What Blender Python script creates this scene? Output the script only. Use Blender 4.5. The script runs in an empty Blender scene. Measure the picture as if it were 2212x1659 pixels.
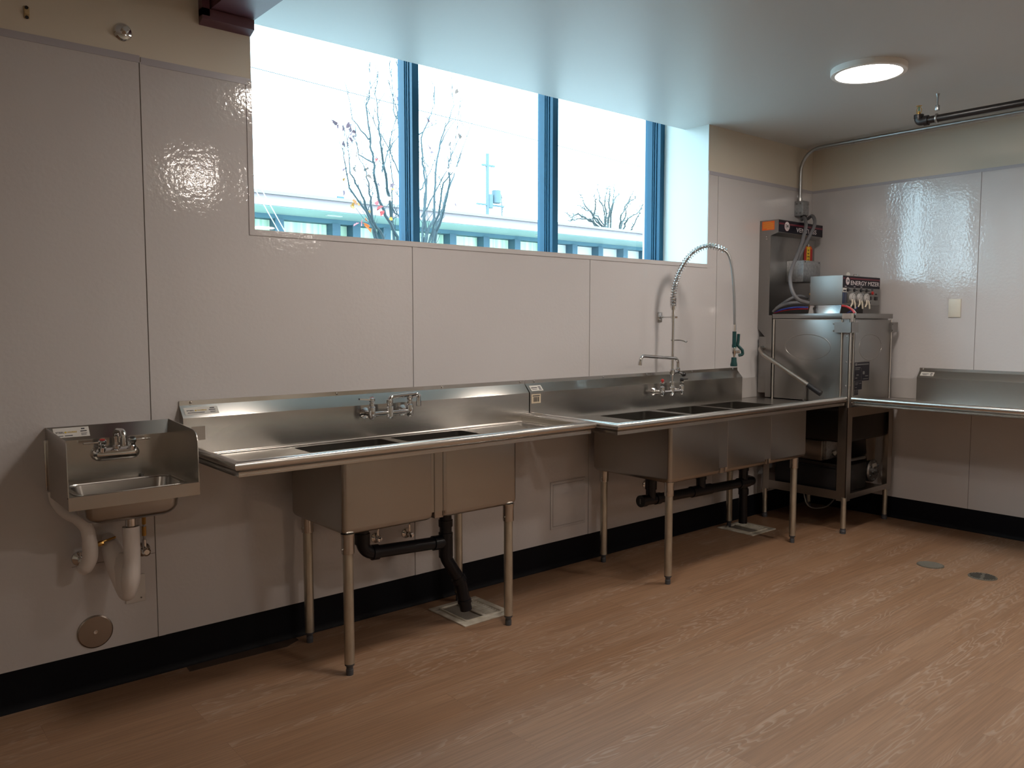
import bpy, bmesh, math, random
from mathutils import Vector, Matrix
random.seed(7)
S = bpy.context.scene
COL = S.collection
PI = math.pi

# ------------------------------------------------------------------ camera
cd = bpy.data.cameras.new('camera'); cam = bpy.data.objects.new('camera', cd); COL.objects.link(cam)
cd.sensor_fit = 'HORIZONTAL'; cd.sensor_width = 36.0; cd.lens = 36.0 * 1750.0 / 2212.0
cd.clip_start = .05; cd.clip_end = 300
YAW, PIT = .7025343, -.0753043
fw = Vector((math.sin(YAW)*math.cos(PIT), math.cos(YAW)*math.cos(PIT), math.sin(PIT)))
rt = Vector((math.cos(YAW), -math.sin(YAW), 0)); up = rt.cross(fw)
cam.matrix_world = Matrix(((rt.x, up.x, -fw.x, -.95844), (rt.y, up.y, -fw.y, -3.31578), (rt.z, up.z, -fw.z, 1.39787), (0, 0, 0, 1)))
S.camera = cam

# ------------------------------------------------------------------ sky and exposure
W = bpy.data.worlds.new('World'); S.world = W; W.use_nodes = True
_bg = W.node_tree.nodes['Background']
_bg.inputs[0].default_value = (.62, .86, 1.0, 1); _bg.inputs[1].default_value = 10.5
S.view_settings.view_transform = 'Standard'; S.view_settings.look = 'None'
S.view_settings.gamma = 1; S.view_settings.exposure = 0.0
S.view_settings.use_curve_mapping = False
LAMP_STRENGTH = 82.0
LAMP_COLOR = (1.0, .885, .79)

XC = 4.8545      # right wall
CEIL = 2.70
YB = -7.6        # wall behind the camera
XL = -3.6        # wall on the left

# ------------------------------------------------------------------ materials
def M(name, color, rough=.5, metal=0., spec=.5, **k):
    m = bpy.data.materials.new(name); m.use_nodes = True
    b = m.node_tree.nodes['Principled BSDF']
    b.inputs['Base Color'].default_value = (*color, 1); b.inputs['Roughness'].default_value = rough
    b.inputs['Metallic'].default_value = metal; b.inputs['Specular IOR Level'].default_value = spec
    for kk, v in k.items(): b.inputs[kk].default_value = v
    return m
def nd(m, t, **k):
    n = m.node_tree.nodes.new(t)
    for a, v in k.items(): setattr(n, a, v)
    return n
def lk(m, a, b): m.node_tree.links.new(a, b)
def bsdf(m): return m.node_tree.nodes['Principled BSDF']
def noise_bump(m, scale, strength, dist, stretch=(1, 1, 1), detail=3, space='Object'):
    tc = nd(m, 'ShaderNodeTexCoord'); mp = nd(m, 'ShaderNodeMapping'); mp.inputs['Scale'].default_value = stretch
    no = nd(m, 'ShaderNodeTexNoise'); no.inputs['Scale'].default_value = scale; no.inputs['Detail'].default_value = detail
    bp = nd(m, 'ShaderNodeBump'); bp.inputs['Strength'].default_value = strength; bp.inputs['Distance'].default_value = dist
    lk(m, tc.outputs[space], mp.inputs['Vector']); lk(m, mp.outputs[0], no.inputs['Vector'])
    lk(m, no.outputs['Fac'], bp.inputs['Height']); lk(m, bp.outputs[0], bsdf(m).inputs['Normal'])
    return bp, no, mp
def color_noise(m, c1, c2, scale, stretch=(1, 1, 1), detail=4, lo=.3, hi=.7):
    tc = nd(m, 'ShaderNodeTexCoord'); mp = nd(m, 'ShaderNodeMapping'); mp.inputs['Scale'].default_value = stretch
    no = nd(m, 'ShaderNodeTexNoise'); no.inputs['Scale'].default_value = scale; no.inputs['Detail'].default_value = detail
    cr = nd(m, 'ShaderNodeValToRGB'); cr.color_ramp.elements[0].position = lo; cr.color_ramp.elements[1].position = hi
    cr.color_ramp.elements[0].color = (*c1, 1); cr.color_ramp.elements[1].color = (*c2, 1)
    lk(m, tc.outputs['Object'], mp.inputs['Vector']); lk(m, mp.outputs[0], no.inputs['Vector'])
    lk(m, no.outputs['Fac'], cr.inputs['Fac']); lk(m, cr.outputs[0], bsdf(m).inputs['Base Color'])

m_paint = M('cream wall paint', (.66, .60, .50), .55); noise_bump(m_paint, 120, .12, .001)
m_ceil = M('ceiling paint', (.57, .575, .565), .40); noise_bump(m_ceil, 90, .08, .001)
m_reveal = M('window reveal paint', (.64, .68, .66), .5)
# pebbled fibreglass wall panels
m_frp = M('pebbled white wall panel', (.575, .555, .555), .085, spec=.8)
_bp, _no, _mp = noise_bump(m_frp, 60, .28, .0022, detail=2)
_n2 = nd(m_frp, 'ShaderNodeTexNoise'); _n2.inputs['Scale'].default_value = 3.0; _n2.inputs['Detail'].default_value = 1
_b2 = nd(m_frp, 'ShaderNodeBump'); _b2.inputs['Strength'].default_value = .3; _b2.inputs['Distance'].default_value = .012
_mp2 = nd(m_frp, 'ShaderNodeMapping'); _mp2.inputs['Scale'].default_value = (1.6, 1.6, .5)
_tc2 = nd(m_frp, 'ShaderNodeTexCoord'); lk(m_frp, _tc2.outputs['Object'], _mp2.inputs[0]); lk(m_frp, _mp2.outputs[0], _n2.inputs['Vector'])
lk(m_frp, _n2.outputs['Fac'], _b2.inputs['Height']); lk(m_frp, _b2.outputs[0], _bp.inputs['Normal'])
m_trim = M('wall panel trim', (.42, .405, .44), .35)
m_gap = M('panel joint shadow gap', (.27, .25, .245), .7)
m_base = M('black rubber cove base', (.004, .0045, .007), .5, spec=.12)
m_alu = M('window frame dark anodised', (.018, .085, .15), .45, spec=.2)

def steel(name, base, rough, aniso=0., streak=.0):
    m = M(name, base, rough, 1.0)
    bp, no, mp = noise_bump(m, 4, .04, .002, (1, 1, 1), 1)
    if aniso:
        b = bsdf(m); b.inputs['Anisotropic'].default_value = aniso; b.inputs['Anisotropic Rotation'].default_value = 0
        t = nd(m, 'ShaderNodeCombineXYZ'); t.inputs[2].default_value = 1; lk(m, t.outputs[0], b.inputs['Tangent'])
    return m
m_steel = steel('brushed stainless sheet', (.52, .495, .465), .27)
m_splash = steel('brushed stainless splash', (.52, .50, .47), .19, .85)
m_roll = steel('rolled stainless rim', (.60, .58, .55), .24)
m_bowl = steel('shaded sink bowl steel', (.40, .38, .355), .27)  # sheet steel darkened so its colour carries the shade inside the bowls
m_track = M('bright door track', (.80, .78, .74), .3, 1.0)
m_polish = steel('polished stainless sheet', (.62, .60, .58), .12)
m_guard = M('satin steel sheet', (.60, .57, .55), .32, .35)
m_legs = M('galvanised leg tube', (.56, .53, .45), .42, 1.0); color_noise(m_legs, (.48, .455, .39), (.62, .59, .51), 30, (1, 1, .4))
m_chrome = M('chrome', (.72, .72, .72), .06, 1.0)
m_foot = M('grey plastic foot', (.06, .065, .075), .5)
m_abs = M('black plastic pipe', (.005, .006, .010), .28, spec=.35)
m_whitep = M('white plastic', (.66, .62, .58), .45)
m_plate = M('off white cover plate', (.66, .62, .53), .4)
m_brass = M('brass', (.55, .33, .10), .3, 1.0)
m_copper = M('copper', (.55, .26, .14), .3, 1.0)
m_red = M('red plastic', (.42, .015, .012), .35)
m_green = M('dark green rubber', (.004, .045, .045), .35)
m_black = M('black plastic', (.008, .008, .010), .4)
m_black2 = M('black label', (.008, .007, .014), .4, spec=.2)
m_wine = M('wine red stripe', (.14, .006, .02), .4)
m_label = M('white label paper', (.62, .60, .56), .5)
m_letter = M('pale lettering', (.72, .66, .68), .5)
m_ink = M('dark printed ink', (.02, .02, .03), .5)
m_yink = M('yellow printed ink', (.55, .38, .03), .5)
m_orange = M('orange warning label', (.80, .12, .01), .5)
m_yellow = M('yellow tag', (.85, .55, .02), .5)
m_emt = M('galvanised steel conduit', (.42, .43, .43), .34, 1.0)
m_jbox = M('galvanised steel box', (.40, .41, .42), .42, 1.0); color_noise(m_jbox, (.33, .34, .35), (.48, .49, .5), 60)
m_flex = M('grey flexible conduit', (.14, .14, .15), .45)
m_pipe = M('black steel pipe', (.012, .010, .010), .35)
m_beam = M('purple primer paint', (.13, .055, .075), .42)
m_wrap = M('white pipe insulation', (.76, .71, .68), .5)
m_dishbrown = M('brushed steel cover plate', (.37, .32, .28), .32, 1.0)
m_sinkfl = M('white enamel floor sink', (.58, .55, .47), .35); color_noise(m_sinkfl, (.42, .38, .30), (.64, .61, .53), 18)
m_grey = M('grey cast metal', (.18, .18, .175), .45, .6)
m_drain = M('bronze drain cover', (.15, .14, .115), .5, .3)
m_ridge = M('worn metal ridge', (.30, .29, .26), .5, .3)
m_hole = M('painted recess shade', (.004, .004, .004), .8)  # near-black sheets painted as the shade in grate and drain openings
m_hoseblue = M('blue tube', (.03, .05, .28), .4)
m_hosered = M('red tube', (.38, .02, .03), .4)
m_clear = M('cloudy tube', (.58, .52, .42), .3)
m_debris = M('bare sub floor', (.055, .032, .02), .8)
m_rim = M('white lamp rim', (.85, .84, .80), .4)
m_lamp = bpy.data.materials.new('lamp diffuser'); m_lamp.use_nodes = True
_n = m_lamp.node_tree; _n.nodes.remove(_n.nodes['Principled BSDF']); _e = _n.nodes.new('ShaderNodeEmission')
_e.inputs[0].default_value = (*LAMP_COLOR, 1); _e.inputs[1].default_value = LAMP_STRENGTH
_n.links.new(_e.outputs[0], _n.nodes['Material Output'].inputs[0])
# window glass: clear pane with a faint reflection
m_glass = bpy.data.materials.new('window glass'); m_glass.use_nodes = True
_n = m_glass.node_tree; _n.nodes.remove(_n.nodes['Principled BSDF'])
_t = _n.nodes.new('ShaderNodeBsdfTransparent'); _t.inputs[0].default_value = (.93, .97, .97, 1)
_g = _n.nodes.new('ShaderNodeBsdfGlossy'); _g.inputs['Roughness'].default_value = .02
_f = _n.nodes.new('ShaderNodeFresnel'); _x = _n.nodes.new('ShaderNodeMixShader'); _ge = _n.nodes.new('ShaderNodeNewGeometry')
_mm = _n.nodes.new('ShaderNodeMath'); _mm.operation = 'SUBTRACT'; _mm.inputs[0].default_value = 1; _n.links.new(_ge.outputs['Backfacing'], _mm.inputs[1])
_mu = _n.nodes.new('ShaderNodeMath'); _mu.operation = 'MULTIPLY'; _n.links.new(_mm.outputs[0], _mu.inputs[0]); _n.links.new(_f.outputs[0], _mu.inputs[1])
_n.links.new(_mu.outputs[0], _x.inputs[0]); _n.links.new(_t.outputs[0], _x.inputs[1]); _n.links.new(_g.outputs[0], _x.inputs[2])
_n.links.new(_x.outputs[0], _n.nodes['Material Output'].inputs[0])
# vinyl plank floor
def floor_material():
    m = M('oak vinyl planks', (.25, .14, .08), .46, spec=.6)
    tc = nd(m, 'ShaderNodeTexCoord')
    def brick(c1, c2, mortar):
        b = nd(m, 'ShaderNodeTexBrick'); b.offset = .37; b.offset_frequency = 2; b.squash = 1
        for k, v in dict(Scale=1., **{'Mortar Size': .0011, 'Mortar Smooth': .3, 'Bias': 0., 'Brick Width': 1.22, 'Row Height': .178}).items(): b.inputs[k].default_value = v
        b.inputs['Color1'].default_value = (*c1, 1); b.inputs['Color2'].default_value = (*c2, 1); b.inputs['Mortar'].default_value = (*mortar, 1)
        lk(m, tc.outputs['Object'], b.inputs['Vector']); return b
    rnd = brick((0, 0, 0), (1, 1, 1), (.5, .5, .5))
    off = nd(m, 'ShaderNodeVectorMath', operation='MULTIPLY'); off.inputs[1].default_value = (17, 9, 5)
    lk(m, rnd.outputs['Color'], off.inputs[0])
    add = nd(m, 'ShaderNodeVectorMath', operation='ADD'); lk(m, tc.outputs['Object'], add.inputs[0]); lk(m, off.outputs[0], add.inputs[1])
    # cathedral figure: contour lines of a stretched noise
    mp = nd(m, 'ShaderNodeMapping'); mp.inputs['Scale'].default_value = (1.3, 8.5, 1); lk(m, add.outputs[0], mp.inputs[0])
    n1 = nd(m, 'ShaderNodeTexNoise'); n1.inputs['Scale'].default_value = 1.3; n1.inputs['Detail'].default_value = 2.5; n1.inputs['Roughness'].default_value = .45
    lk(m, mp.outputs[0], n1.inputs['Vector'])
    mul = nd(m, 'ShaderNodeMath', operation='MULTIPLY'); mul.inputs[1].default_value = 17; lk(m, n1.outputs['Fac'], mul.inputs[0])
    fr = nd(m, 'ShaderNodeMath', operation='FRACT'); lk(m, mul.outputs[0], fr.inputs[0])
    cr = nd(m, 'ShaderNodeValToRGB'); e = cr.color_ramp.elements
    e[0].position = 0; e[0].color = (1, 1, 1, 1); e[1].position = .35; e[1].color = (0, 0, 0, 1)
    e2 = cr.color_ramp.elements.new(.93); e2.color = (.1, .1, .1, 1); e3 = cr.color_ramp.elements.new(1.); e3.color = (1, 1, 1, 1)
    lk(m, fr.outputs[0], cr.inputs['Fac'])
    # where the figure shows
    n3 = nd(m, 'ShaderNodeTexNoise'); n3.inputs['Scale'].default_value = 1.0; n3.inputs['Detail'].default_value = 1
    mp3 = nd(m, 'ShaderNodeMapping'); mp3.inputs['Scale'].default_value = (.55, 7.5, 1); lk(m, add.outputs[0], mp3.inputs[0]); lk(m, mp3.outputs[0], n3.inputs['Vector'])
    c3 = nd(m, 'ShaderNodeMapRange'); c3.inputs['From Min'].default_value = .47; c3.inputs['From Max'].default_value = .60; lk(m, n3.outputs['Fac'], c3.inputs['Value'])
    fig = nd(m, 'ShaderNodeMath', operation='MULTIPLY'); lk(m, cr.outputs[0], fig.inputs[0]); lk(m, c3.outputs[0], fig.inputs[1])
    # fine straight grain
    mp2 = nd(m, 'ShaderNodeMapping'); mp2.inputs['Scale'].default_value = (2.2, 90, 1); lk(m, add.outputs[0], mp2.inputs[0])
    n2 = nd(m, 'ShaderNodeTexNoise'); n2.inputs['Scale'].default_value = 1.5; n2.inputs['Detail'].default_value = 5; lk(m, mp2.outputs[0], n2.inputs['Vector'])
    # broad tone
    mp4 = nd(m, 'ShaderNodeMapping'); mp4.inputs['Scale'].default_value = (.7, 4, 1); lk(m, add.outputs[0], mp4.inputs[0])
    n4 = nd(m, 'ShaderNodeTexNoise'); n4.inputs['Scale'].default_value = 1.2; n4.inputs['Detail'].default_value = 3; lk(m, mp4.outputs[0], n4.inputs['Vector'])
    tone = nd(m, 'ShaderNodeValToRGB'); e = tone.color_ramp.elements
    e[0].position = .3; e[0].color = (.245, .137, .076, 1); e[1].position = .72; e[1].color = (.292, .173, .103, 1)
    lk(m, n4.outputs['Fac'], tone.inputs['Fac'])
    def mix(a, b, f, mode='MIX', fac=None):
        x = nd(m, 'ShaderNodeMix', data_type='RGBA', blend_type=mode)
        if fac is not None: x.inputs[0].default_value = fac
        else: lk(m, f, x.inputs[0])
        lk(m, a, x.inputs[6])
        if isinstance(b, tuple): x.inputs[7].default_value = (*b, 1)
        else: lk(m, b, x.inputs[7])
        return x.outputs[2]
    g = nd(m, 'ShaderNodeMapRange'); g.inputs['From Min'].default_value = .3; g.inputs['From Max'].default_value = .7
    g.inputs['To Min'].default_value = .80; g.inputs['To Max'].default_value = 1.16; lk(m, n2.outputs['Fac'], g.inputs['Value'])
    gc = nd(m, 'ShaderNodeCombineColor'); [lk(m, g.outputs[0], gc.inputs[i]) for i in range(3)]
    c = mix(tone.outputs[0], gc.outputs[0], None, 'MULTIPLY', 1.)
    f2 = nd(m, 'ShaderNodeMath', operation='MULTIPLY'); f2.inputs[1].default_value = .6; lk(m, fig.outputs[0], f2.inputs[0])
    c = mix(c, (.40, .30, .23), f2.outputs[0])
    b2 = brick((.985, .985, .985), (1.015, 1.015, 1.01), (.80, .78, .78))
    c = mix(c, b2.outputs[0], None, 'MULTIPLY', 1.)
    lk(m, c, bsdf(m).inputs['Base Color'])
    bp = nd(m, 'ShaderNodeBump'); bp.inputs['Strength'].default_value = .15; bp.inputs['Distance'].default_value = .001
    lk(m, n2.outputs['Fac'], bp.inputs['Height']); lk(m, bp.outputs[0], bsdf(m).inputs['Normal'])
    return m
m_floor = floor_material()

# ------------------------------------------------------------------ mesh helpers
ORG = {}
def V(*a): return Vector(a)
class B:
    def __init__(s): s.bm = bmesh.new()
    def merge(s, o):
        me = bpy.data.meshes.new('tmp'); o.to_mesh(me); o.free(); s.bm.from_mesh(me); bpy.data.meshes.remove(me); return s
    def box(s, x0, x1, y0, y1, z0, z1, bev=0, seg=2, rot=None, piv=None):
        t = bmesh.new(); bmesh.ops.create_cube(t, size=1)
        for v in t.verts: v.co = V((x0+x1)/2 + v.co.x*abs(x1-x0), (y0+y1)/2 + v.co.y*abs(y1-y0), (z0+z1)/2 + v.co.z*abs(z1-z0))
        if bev: bmesh.ops.bevel(t, geom=t.edges[:], offset=bev, segments=seg, profile=.5, affect='EDGES')
        if rot is not None:
            p = V(*piv) if piv else V((x0+x1)/2, (y0+y1)/2, (z0+z1)/2)
            for v in t.verts: v.co = p + rot @ (v.co - p)
        return s.merge(t)
    def poly(s, pts): s.bm.faces.new([s.bm.verts.new(p) for p in pts]); return s
    def prism(s, pts, d):
        """closed polygon of 3D points extruded along vector d"""
        d = Vector(d); a = [s.bm.verts.new(p) for p in pts]; b = [s.bm.verts.new(Vector(p)+d) for p in pts]
        n = len(a); s.bm.faces.new(a[::-1]); s.bm.faces.new(b)
        for i in range(n): s.bm.faces.new((a[i], a[(i+1) % n], b[(i+1) % n], b[i]))
        return s
    def rings(s, rings, cap0=True, cap1=True, closed=False):
        R = [[s.bm.verts.new(p) for p in r] for r in rings]; n = len(R[0])
        for i in range(len(R) - (0 if closed else 1)):
            a, b = R[i], R[(i+1) % len(R)]
            for j in range(n): s.bm.faces.new((a[j], a[(j+1) % n], b[(j+1) % n], b[j]))
        if cap0 and not closed: s.bm.faces.new(R[0][::-1])
        if cap1 and not closed: s.bm.faces.new(R[-1])
        return s
    def tube(s, pts, r, seg=14, cap=True, fillet=0, r_end=None):
        P = [Vector(p) for p in pts]
        if fillet: P = fillet_path(P, fillet)
        n = len(P); T = []
        for i in range(n):
            t = (P[min(i+1, n-1)] - P[max(i-1, 0)]); T.append(t.normalized() if t.length > 1e-9 else V(0, 0, 1))
        a = V(0, 0, 1) if abs(T[0].z) < .9 else V(1, 0, 0)
        u = T[0].cross(a).normalized(); out = []
        for i in range(n):
            if i:
                q = T[i-1].rotation_difference(T[i]); u = (q @ u); u = (u - T[i]*u.dot(T[i])).normalized()
            w = T[i].cross(u)
            rr = r[i] if isinstance(r, (list, tuple)) else (r if r_end is None else r + (r_end-r)*i/(n-1))
            out.append([P[i] + (u*math.cos(2*PI*k/seg) + w*math.sin(2*PI*k/seg))*rr for k in range(seg)])
        return s.rings(out, cap, cap)
    def cyl(s, p0, p1, r, seg=20, r2=None): return s.tube([p0, p1], [r, r if r2 is None else r2], seg)
    def lathe(s, prof, org, axis=(0, 0, 1), seg=28, cap=True):
        """prof = [(radius, height)] along axis from org"""
        ax = Vector(axis).normalized(); a = V(0, 0, 1) if abs(ax.z) < .9 else V(1, 0, 0)
        u = ax.cross(a).normalized(); w = ax.cross(u); o = Vector(org)
        return s.rings([[o + ax*h + (u*math.cos(2*PI*k/seg) + w*math.sin(2*PI*k/seg))*max(r, 1e-4) for k in range(seg)] for r, h in prof], cap, cap)
    def sphere(s, c, r, seg=14):
        return s.lathe([(r*math.sin(PI*i/seg), -r*math.cos(PI*i/seg)) for i in range(seg+1)], c, (0, 0, 1), seg*2)
    def done(s, name, mat, parent=None, org=None, ang=32):
        bm = s.bm
        bmesh.ops.remove_doubles(bm, verts=bm.verts[:], dist=1e-6)
        bmesh.ops.recalc_face_normals(bm, faces=bm.faces[:])
        for f in bm.faces: f.smooth = True
        for e in bm.edges:
            if len(e.link_faces) == 2: e.smooth = e.calc_face_angle(0) < math.radians(ang)
            else: e.smooth = False
        if parent is not None: O = ORG[parent.name]
        elif org is not None: O = Vector(org)
        else:
            c = [v.co for v in bm.verts]; mn = [min(v[i] for v in c) for i in range(3)]; mx = [max(v[i] for v in c) for i in range(3)]
            O = V((mn[0]+mx[0])/2, (mn[1]+mx[1])/2, mn[2])
        bmesh.ops.translate(bm, verts=bm.verts[:], vec=-O)
        me = bpy.data.meshes.new(name); bm.to_mesh(me); bm.free(); me.materials.append(mat)
        o = bpy.data.objects.new(name, me); COL.objects.link(o)
        if parent is not None: o.parent = parent
        else: o.location = O
        ORG[o.name] = O
        return o
def fillet_path(P, r, n=7):
    out = [P[0]]
    for i in range(1, len(P)-1):
        a, b, c = P[i-1], P[i], P[i+1]; d1 = (a-b); d2 = (c-b)
        ang = d1.angle(d2, PI)
        if ang > PI - .02: out.append(b); continue
        L = min(r/math.tan(ang/2), d1.length*.49, d2.length*.49); rr = L*math.tan(ang/2)
        p1 = b + d1.normalized()*L; p2 = b + d2.normalized()*L
        cen = b + (d1.normalized()+d2.normalized()).normalized()*(rr/math.sin(ang/2))
        v1 = p1-cen; v2 = p2-cen; th = v1.angle(v2, 0)
        for k in range(n+1):
            t = k/n; out.append(cen + (v1*math.sin((1-t)*th) + v2*math.sin(t*th))/max(math.sin(th), 1e-6))
    out.append(P[-1]); return out
def arc(c, r, a0, a1, n, u, w):
    return [Vector(c) + (Vector(u)*math.cos(a0+(a1-a0)*i/n) + Vector(w)*math.sin(a0+(a1-a0)*i/n))*r for i in range(n+1)]
def tag(o, label=None, cat=None, group=None, kind=None):
    if label: o['label'] = label
    if cat: o['category'] = cat
    if group: o['group'] = group
    if kind: o['kind'] = kind
    return o
def thing(name, org, label, cat, group=None):
    o = bpy.data.objects.new(name, None); COL.objects.link(o); o.location = org; o.empty_display_size = .1
    ORG[o.name] = Vector(org); return tag(o, label, cat, group)
def rrect(x0, x1, y0, y1, r, z, n=5):
    r = max(r, 1e-4); out = []
    for cx, cy, a in ((x1-r, y1-r, 0), (x0+r, y1-r, PI/2), (x0+r, y0+r, PI), (x1-r, y0+r, 1.5*PI)):
        for k in range(n+1):
            t = a + PI/2*k/n; out.append(V(cx+r*math.cos(t), cy+r*math.sin(t), z))
    return out
def basin(b, x0, x1, y0, y1, zt, zb, r=.02, rb=.02, t=.003, draft=0.):
    def shell(i):
        R = []
        R.append(rrect(x0+i, x1-i, y0+i, y1-i, r-i*.5, zt)); R.append(rrect(x0+i+draft, x1-i-draft, y0+i+draft, y1-i-draft, r-i*.5, zb+rb+(i)))
        for k in range(1, 6):
            a = PI/2*k/5; q = rb*(1-math.cos(a)) + draft; zz = zb+i+rb*(1-math.sin(a))
            R.append(rrect(x0+i+q, x1-i-q, y0+i+q, y1-i-q, max(r-i*.5-q*.3, .004), zz))
        return R
    o = shell(0); i = shell(t)
    b.rings(i[::-1] + o, True, True); return b
def sheet_holes(b, x0, x1, y0, y1, z, holes, r):
    """flat sheet with rounded holes"""
    xs = sorted({x0, x1, *[h[0] for h in holes], *[h[1] for h in holes]}); ys = sorted({y0, y1, *[h[2] for h in holes], *[h[3] for h in holes]})
    for i in range(len(xs)-1):
        for j in range(len(ys)-1):
            cx, cy = (xs[i]+xs[i+1])/2, (ys[j]+ys[j+1])/2
            if any(h[0] < cx < h[1] and h[2] < cy < h[3] for h in holes): continue
            b.poly([V(xs[i], ys[j], z), V(xs[i+1], ys[j], z), V(xs[i+1], ys[j+1], z), V(xs[i], ys[j+1], z)])
    for h in holes:
        for cx, cy, sx, sy in ((h[0], h[2], 1, 1), (h[1], h[2], -1, 1), (h[1], h[3], -1, -1), (h[0], h[3], 1, -1)):
            pts = [V(cx, cy, z)] + [V(cx+sx*r*(1-math.cos(PI/2*k/5)), cy+sy*r*(1-math.sin(PI/2*k/5)), z) for k in range(6)]
            b.poly(pts)
    return b
def sweep(b, path, prof, closed=False):
    """sweep a profile (outward, z) along a flat path of (x, y) with mitred corners; outward = right of travel"""
    n = len(path); rings = []
    for i, p in enumerate(path):
        d0 = (Vector(path[i])-Vector(path[i-1])).normalized() if i else None
        d1 = (Vector(path[i+1])-Vector(path[i])).normalized() if i < n-1 else None
        if d0 is None: d0 = d1
        if d1 is None: d1 = d0
        n0 = Vector((d0.y, -d0.x)); n1 = Vector((d1.y, -d1.x)); m = (n0+n1).normalized(); k = 1/max(m.dot(n0), .3)
        rings.append([V(p[0]+m.x*k*o, p[1]+m.y*k*o, z) for o, z in prof])
    b.rings(rings, True, True); return b
def text(body, name, mat, parent, loc, right, upv, h, w=None, depth=.0006, align='LEFT'):
    c = bpy.data.curves.new('t', 'FONT'); c.body = body; c.size = 1; c.extrude = .02; c.offset = .006
    o = bpy.data.objects.new('t', c); COL.objects.link(o); bpy.context.view_layer.update()
    me = bpy.data.meshes.new_from_object(o.evaluated_get(bpy.context.evaluated_depsgraph_get()))
    bpy.data.objects.remove(o); bpy.data.curves.remove(c)
    xs = [v.co.x for v in me.vertices]; ys = [v.co.y for v in me.vertices]
    x0, x1, y0, y1 = min(xs), max(xs), min(ys), max(ys); sy = h/(y1-y0); sx = (w/(x1-x0)) if w else sy
    R = Vector(right).normalized(); U = Vector(upv).normalized(); N = R.cross(U); O = ORG[parent.name]; L = Vector(loc)
    for v in me.vertices:
        a = (v.co.x-x0)*sx; 
        if align == 'CENTER': a -= (x1-x0)*sx/2
        v.co = L + R*a + U*((v.co.y-y0)*sy) + N*(depth*(1 if v.co.z > 0 else 0)) - O
    me.materials.clear(); me.materials.append(mat); me.name = name
    ob = bpy.data.objects.new(name, me); COL.objects.link(ob); ob.parent = parent; ORG[ob.name] = O
    return ob

# ================================================================== ROOM SHELL
ZP, ZB, ZS = 2.383, .1505, 1.786      # panel top, base top, window sill
WX0, WX1 = .435, 3.5505
f = B().box(XL, XC+.3, YB, .05, -.1, 0).done('floor', m_floor, org=(0, 0, 0)); tag(f, 'wood look vinyl plank floor', kind='structure')
c = B().box(XL, XC+.1, YB, .0, CEIL, 2.96).box(WX0+.001, WX1-.001, 0, .197, CEIL, 2.96).done('ceiling', m_ceil, org=(0, 0, CEIL)); tag(c, 'painted ceiling', kind='structure')
b = B().box(XL, WX0, 0, .56, -.1, 3.2).box(WX1, XC+.3, 0, .56, -.1, 3.2).box(WX0, WX1, 0, .56, -.1, ZS).box(WX0, WX1, 0, .56, 2.96, 3.2)
wb = b.done('wall_back', m_paint, org=(0, 0, 0)); tag(wb, 'back wall with white panels and a window', kind='structure')
P = 1.2192; T = .0025
def vpanel(poly, parent=wb):
    B().prism([V(x, 0, z) for x, z in poly], (0, -T, 0)).done('panel', m_frp, parent)
g = .0035
vpanel([(-2*P+.01, ZB+.0005), (-P-g, ZB+.0005), (-P-g, ZP), (-2*P+.01, ZP)])
vpanel([(-P+g, ZB+.0005), (-g, ZB+.0005), (-g, ZP), (-P+g, ZP)])
vpanel([(g, ZB+.0005), (P-g, ZB+.0005), (P-g, ZS), (WX0, ZS), (WX0, ZP), (g, ZP)])
vpanel([(P+g, ZB+.0005), (2*P-g, ZB+.0005), (2*P-g, ZS), (P+g, ZS)])
vpanel([(2*P+g, ZB+.0005), (3*P-g, ZB+.0005), (3*P-g, ZP), (WX1, ZP), (WX1, ZS), (2*P+g, ZS)])
vpanel([(3*P+g, ZB+.0005), (XC-.003, ZB+.0005), (XC-.003, ZP), (3*P+g, ZP)])
for s_ in (-P, 0, P, 2*P, 3*P):
    top = ZS if s_ in (P, 2*P) else ZP
    B().box(s_, s_+.026, -.0042, 0, ZB+.0005, top).done('joint_strip', m_frp, wb)
    B().box(s_-g, s_, -.0008, 0, ZB+.0005, top).done('joint_gap', m_gap, wb)
B().box(-2*P, 0, -.0048, 0, ZP-.004, ZP+.022).box(0.004, WX0, -.0048, 0, ZP-.008, ZP+.018).box(WX1, XC, -.0048, 0, ZP-.006, ZP+.018).done('cap_strip', m_trim, wb)
B().box(WX0-.022, WX0+.001, -.005, 0, ZS+.002, ZP+.01).box(WX0-.022, WX1, -.005, 0, ZS-.022, ZS+.002).done('edge_strip', m_frp, wb)
B().box(WX0-.0235, WX0-.022, -.0045, 0, ZS-.022, ZP).box(WX0-.0235, WX1, -.0045, 0, ZS-.0237, ZS-.022).done('edge_line', m_gap, wb)
B().box(XC-.022, XC-.003, -.005, 0, ZB+.0005, ZP).done('corner_strip', m_frp, wb)
# window reveal linings
t1 = B().box(WX1-.002, WX1-.0002, .001, .372, ZS+.003, 2.955).box(WX0+.0002, WX0+.002, .001, .372, ZS+.003, 2.955).box(WX0+.003, WX1-.003, .001, .372, ZS+.0002, ZS+.002).done('trim_1', m_reveal); tag(t1, 'white painted window reveal', kind='structure')
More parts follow.
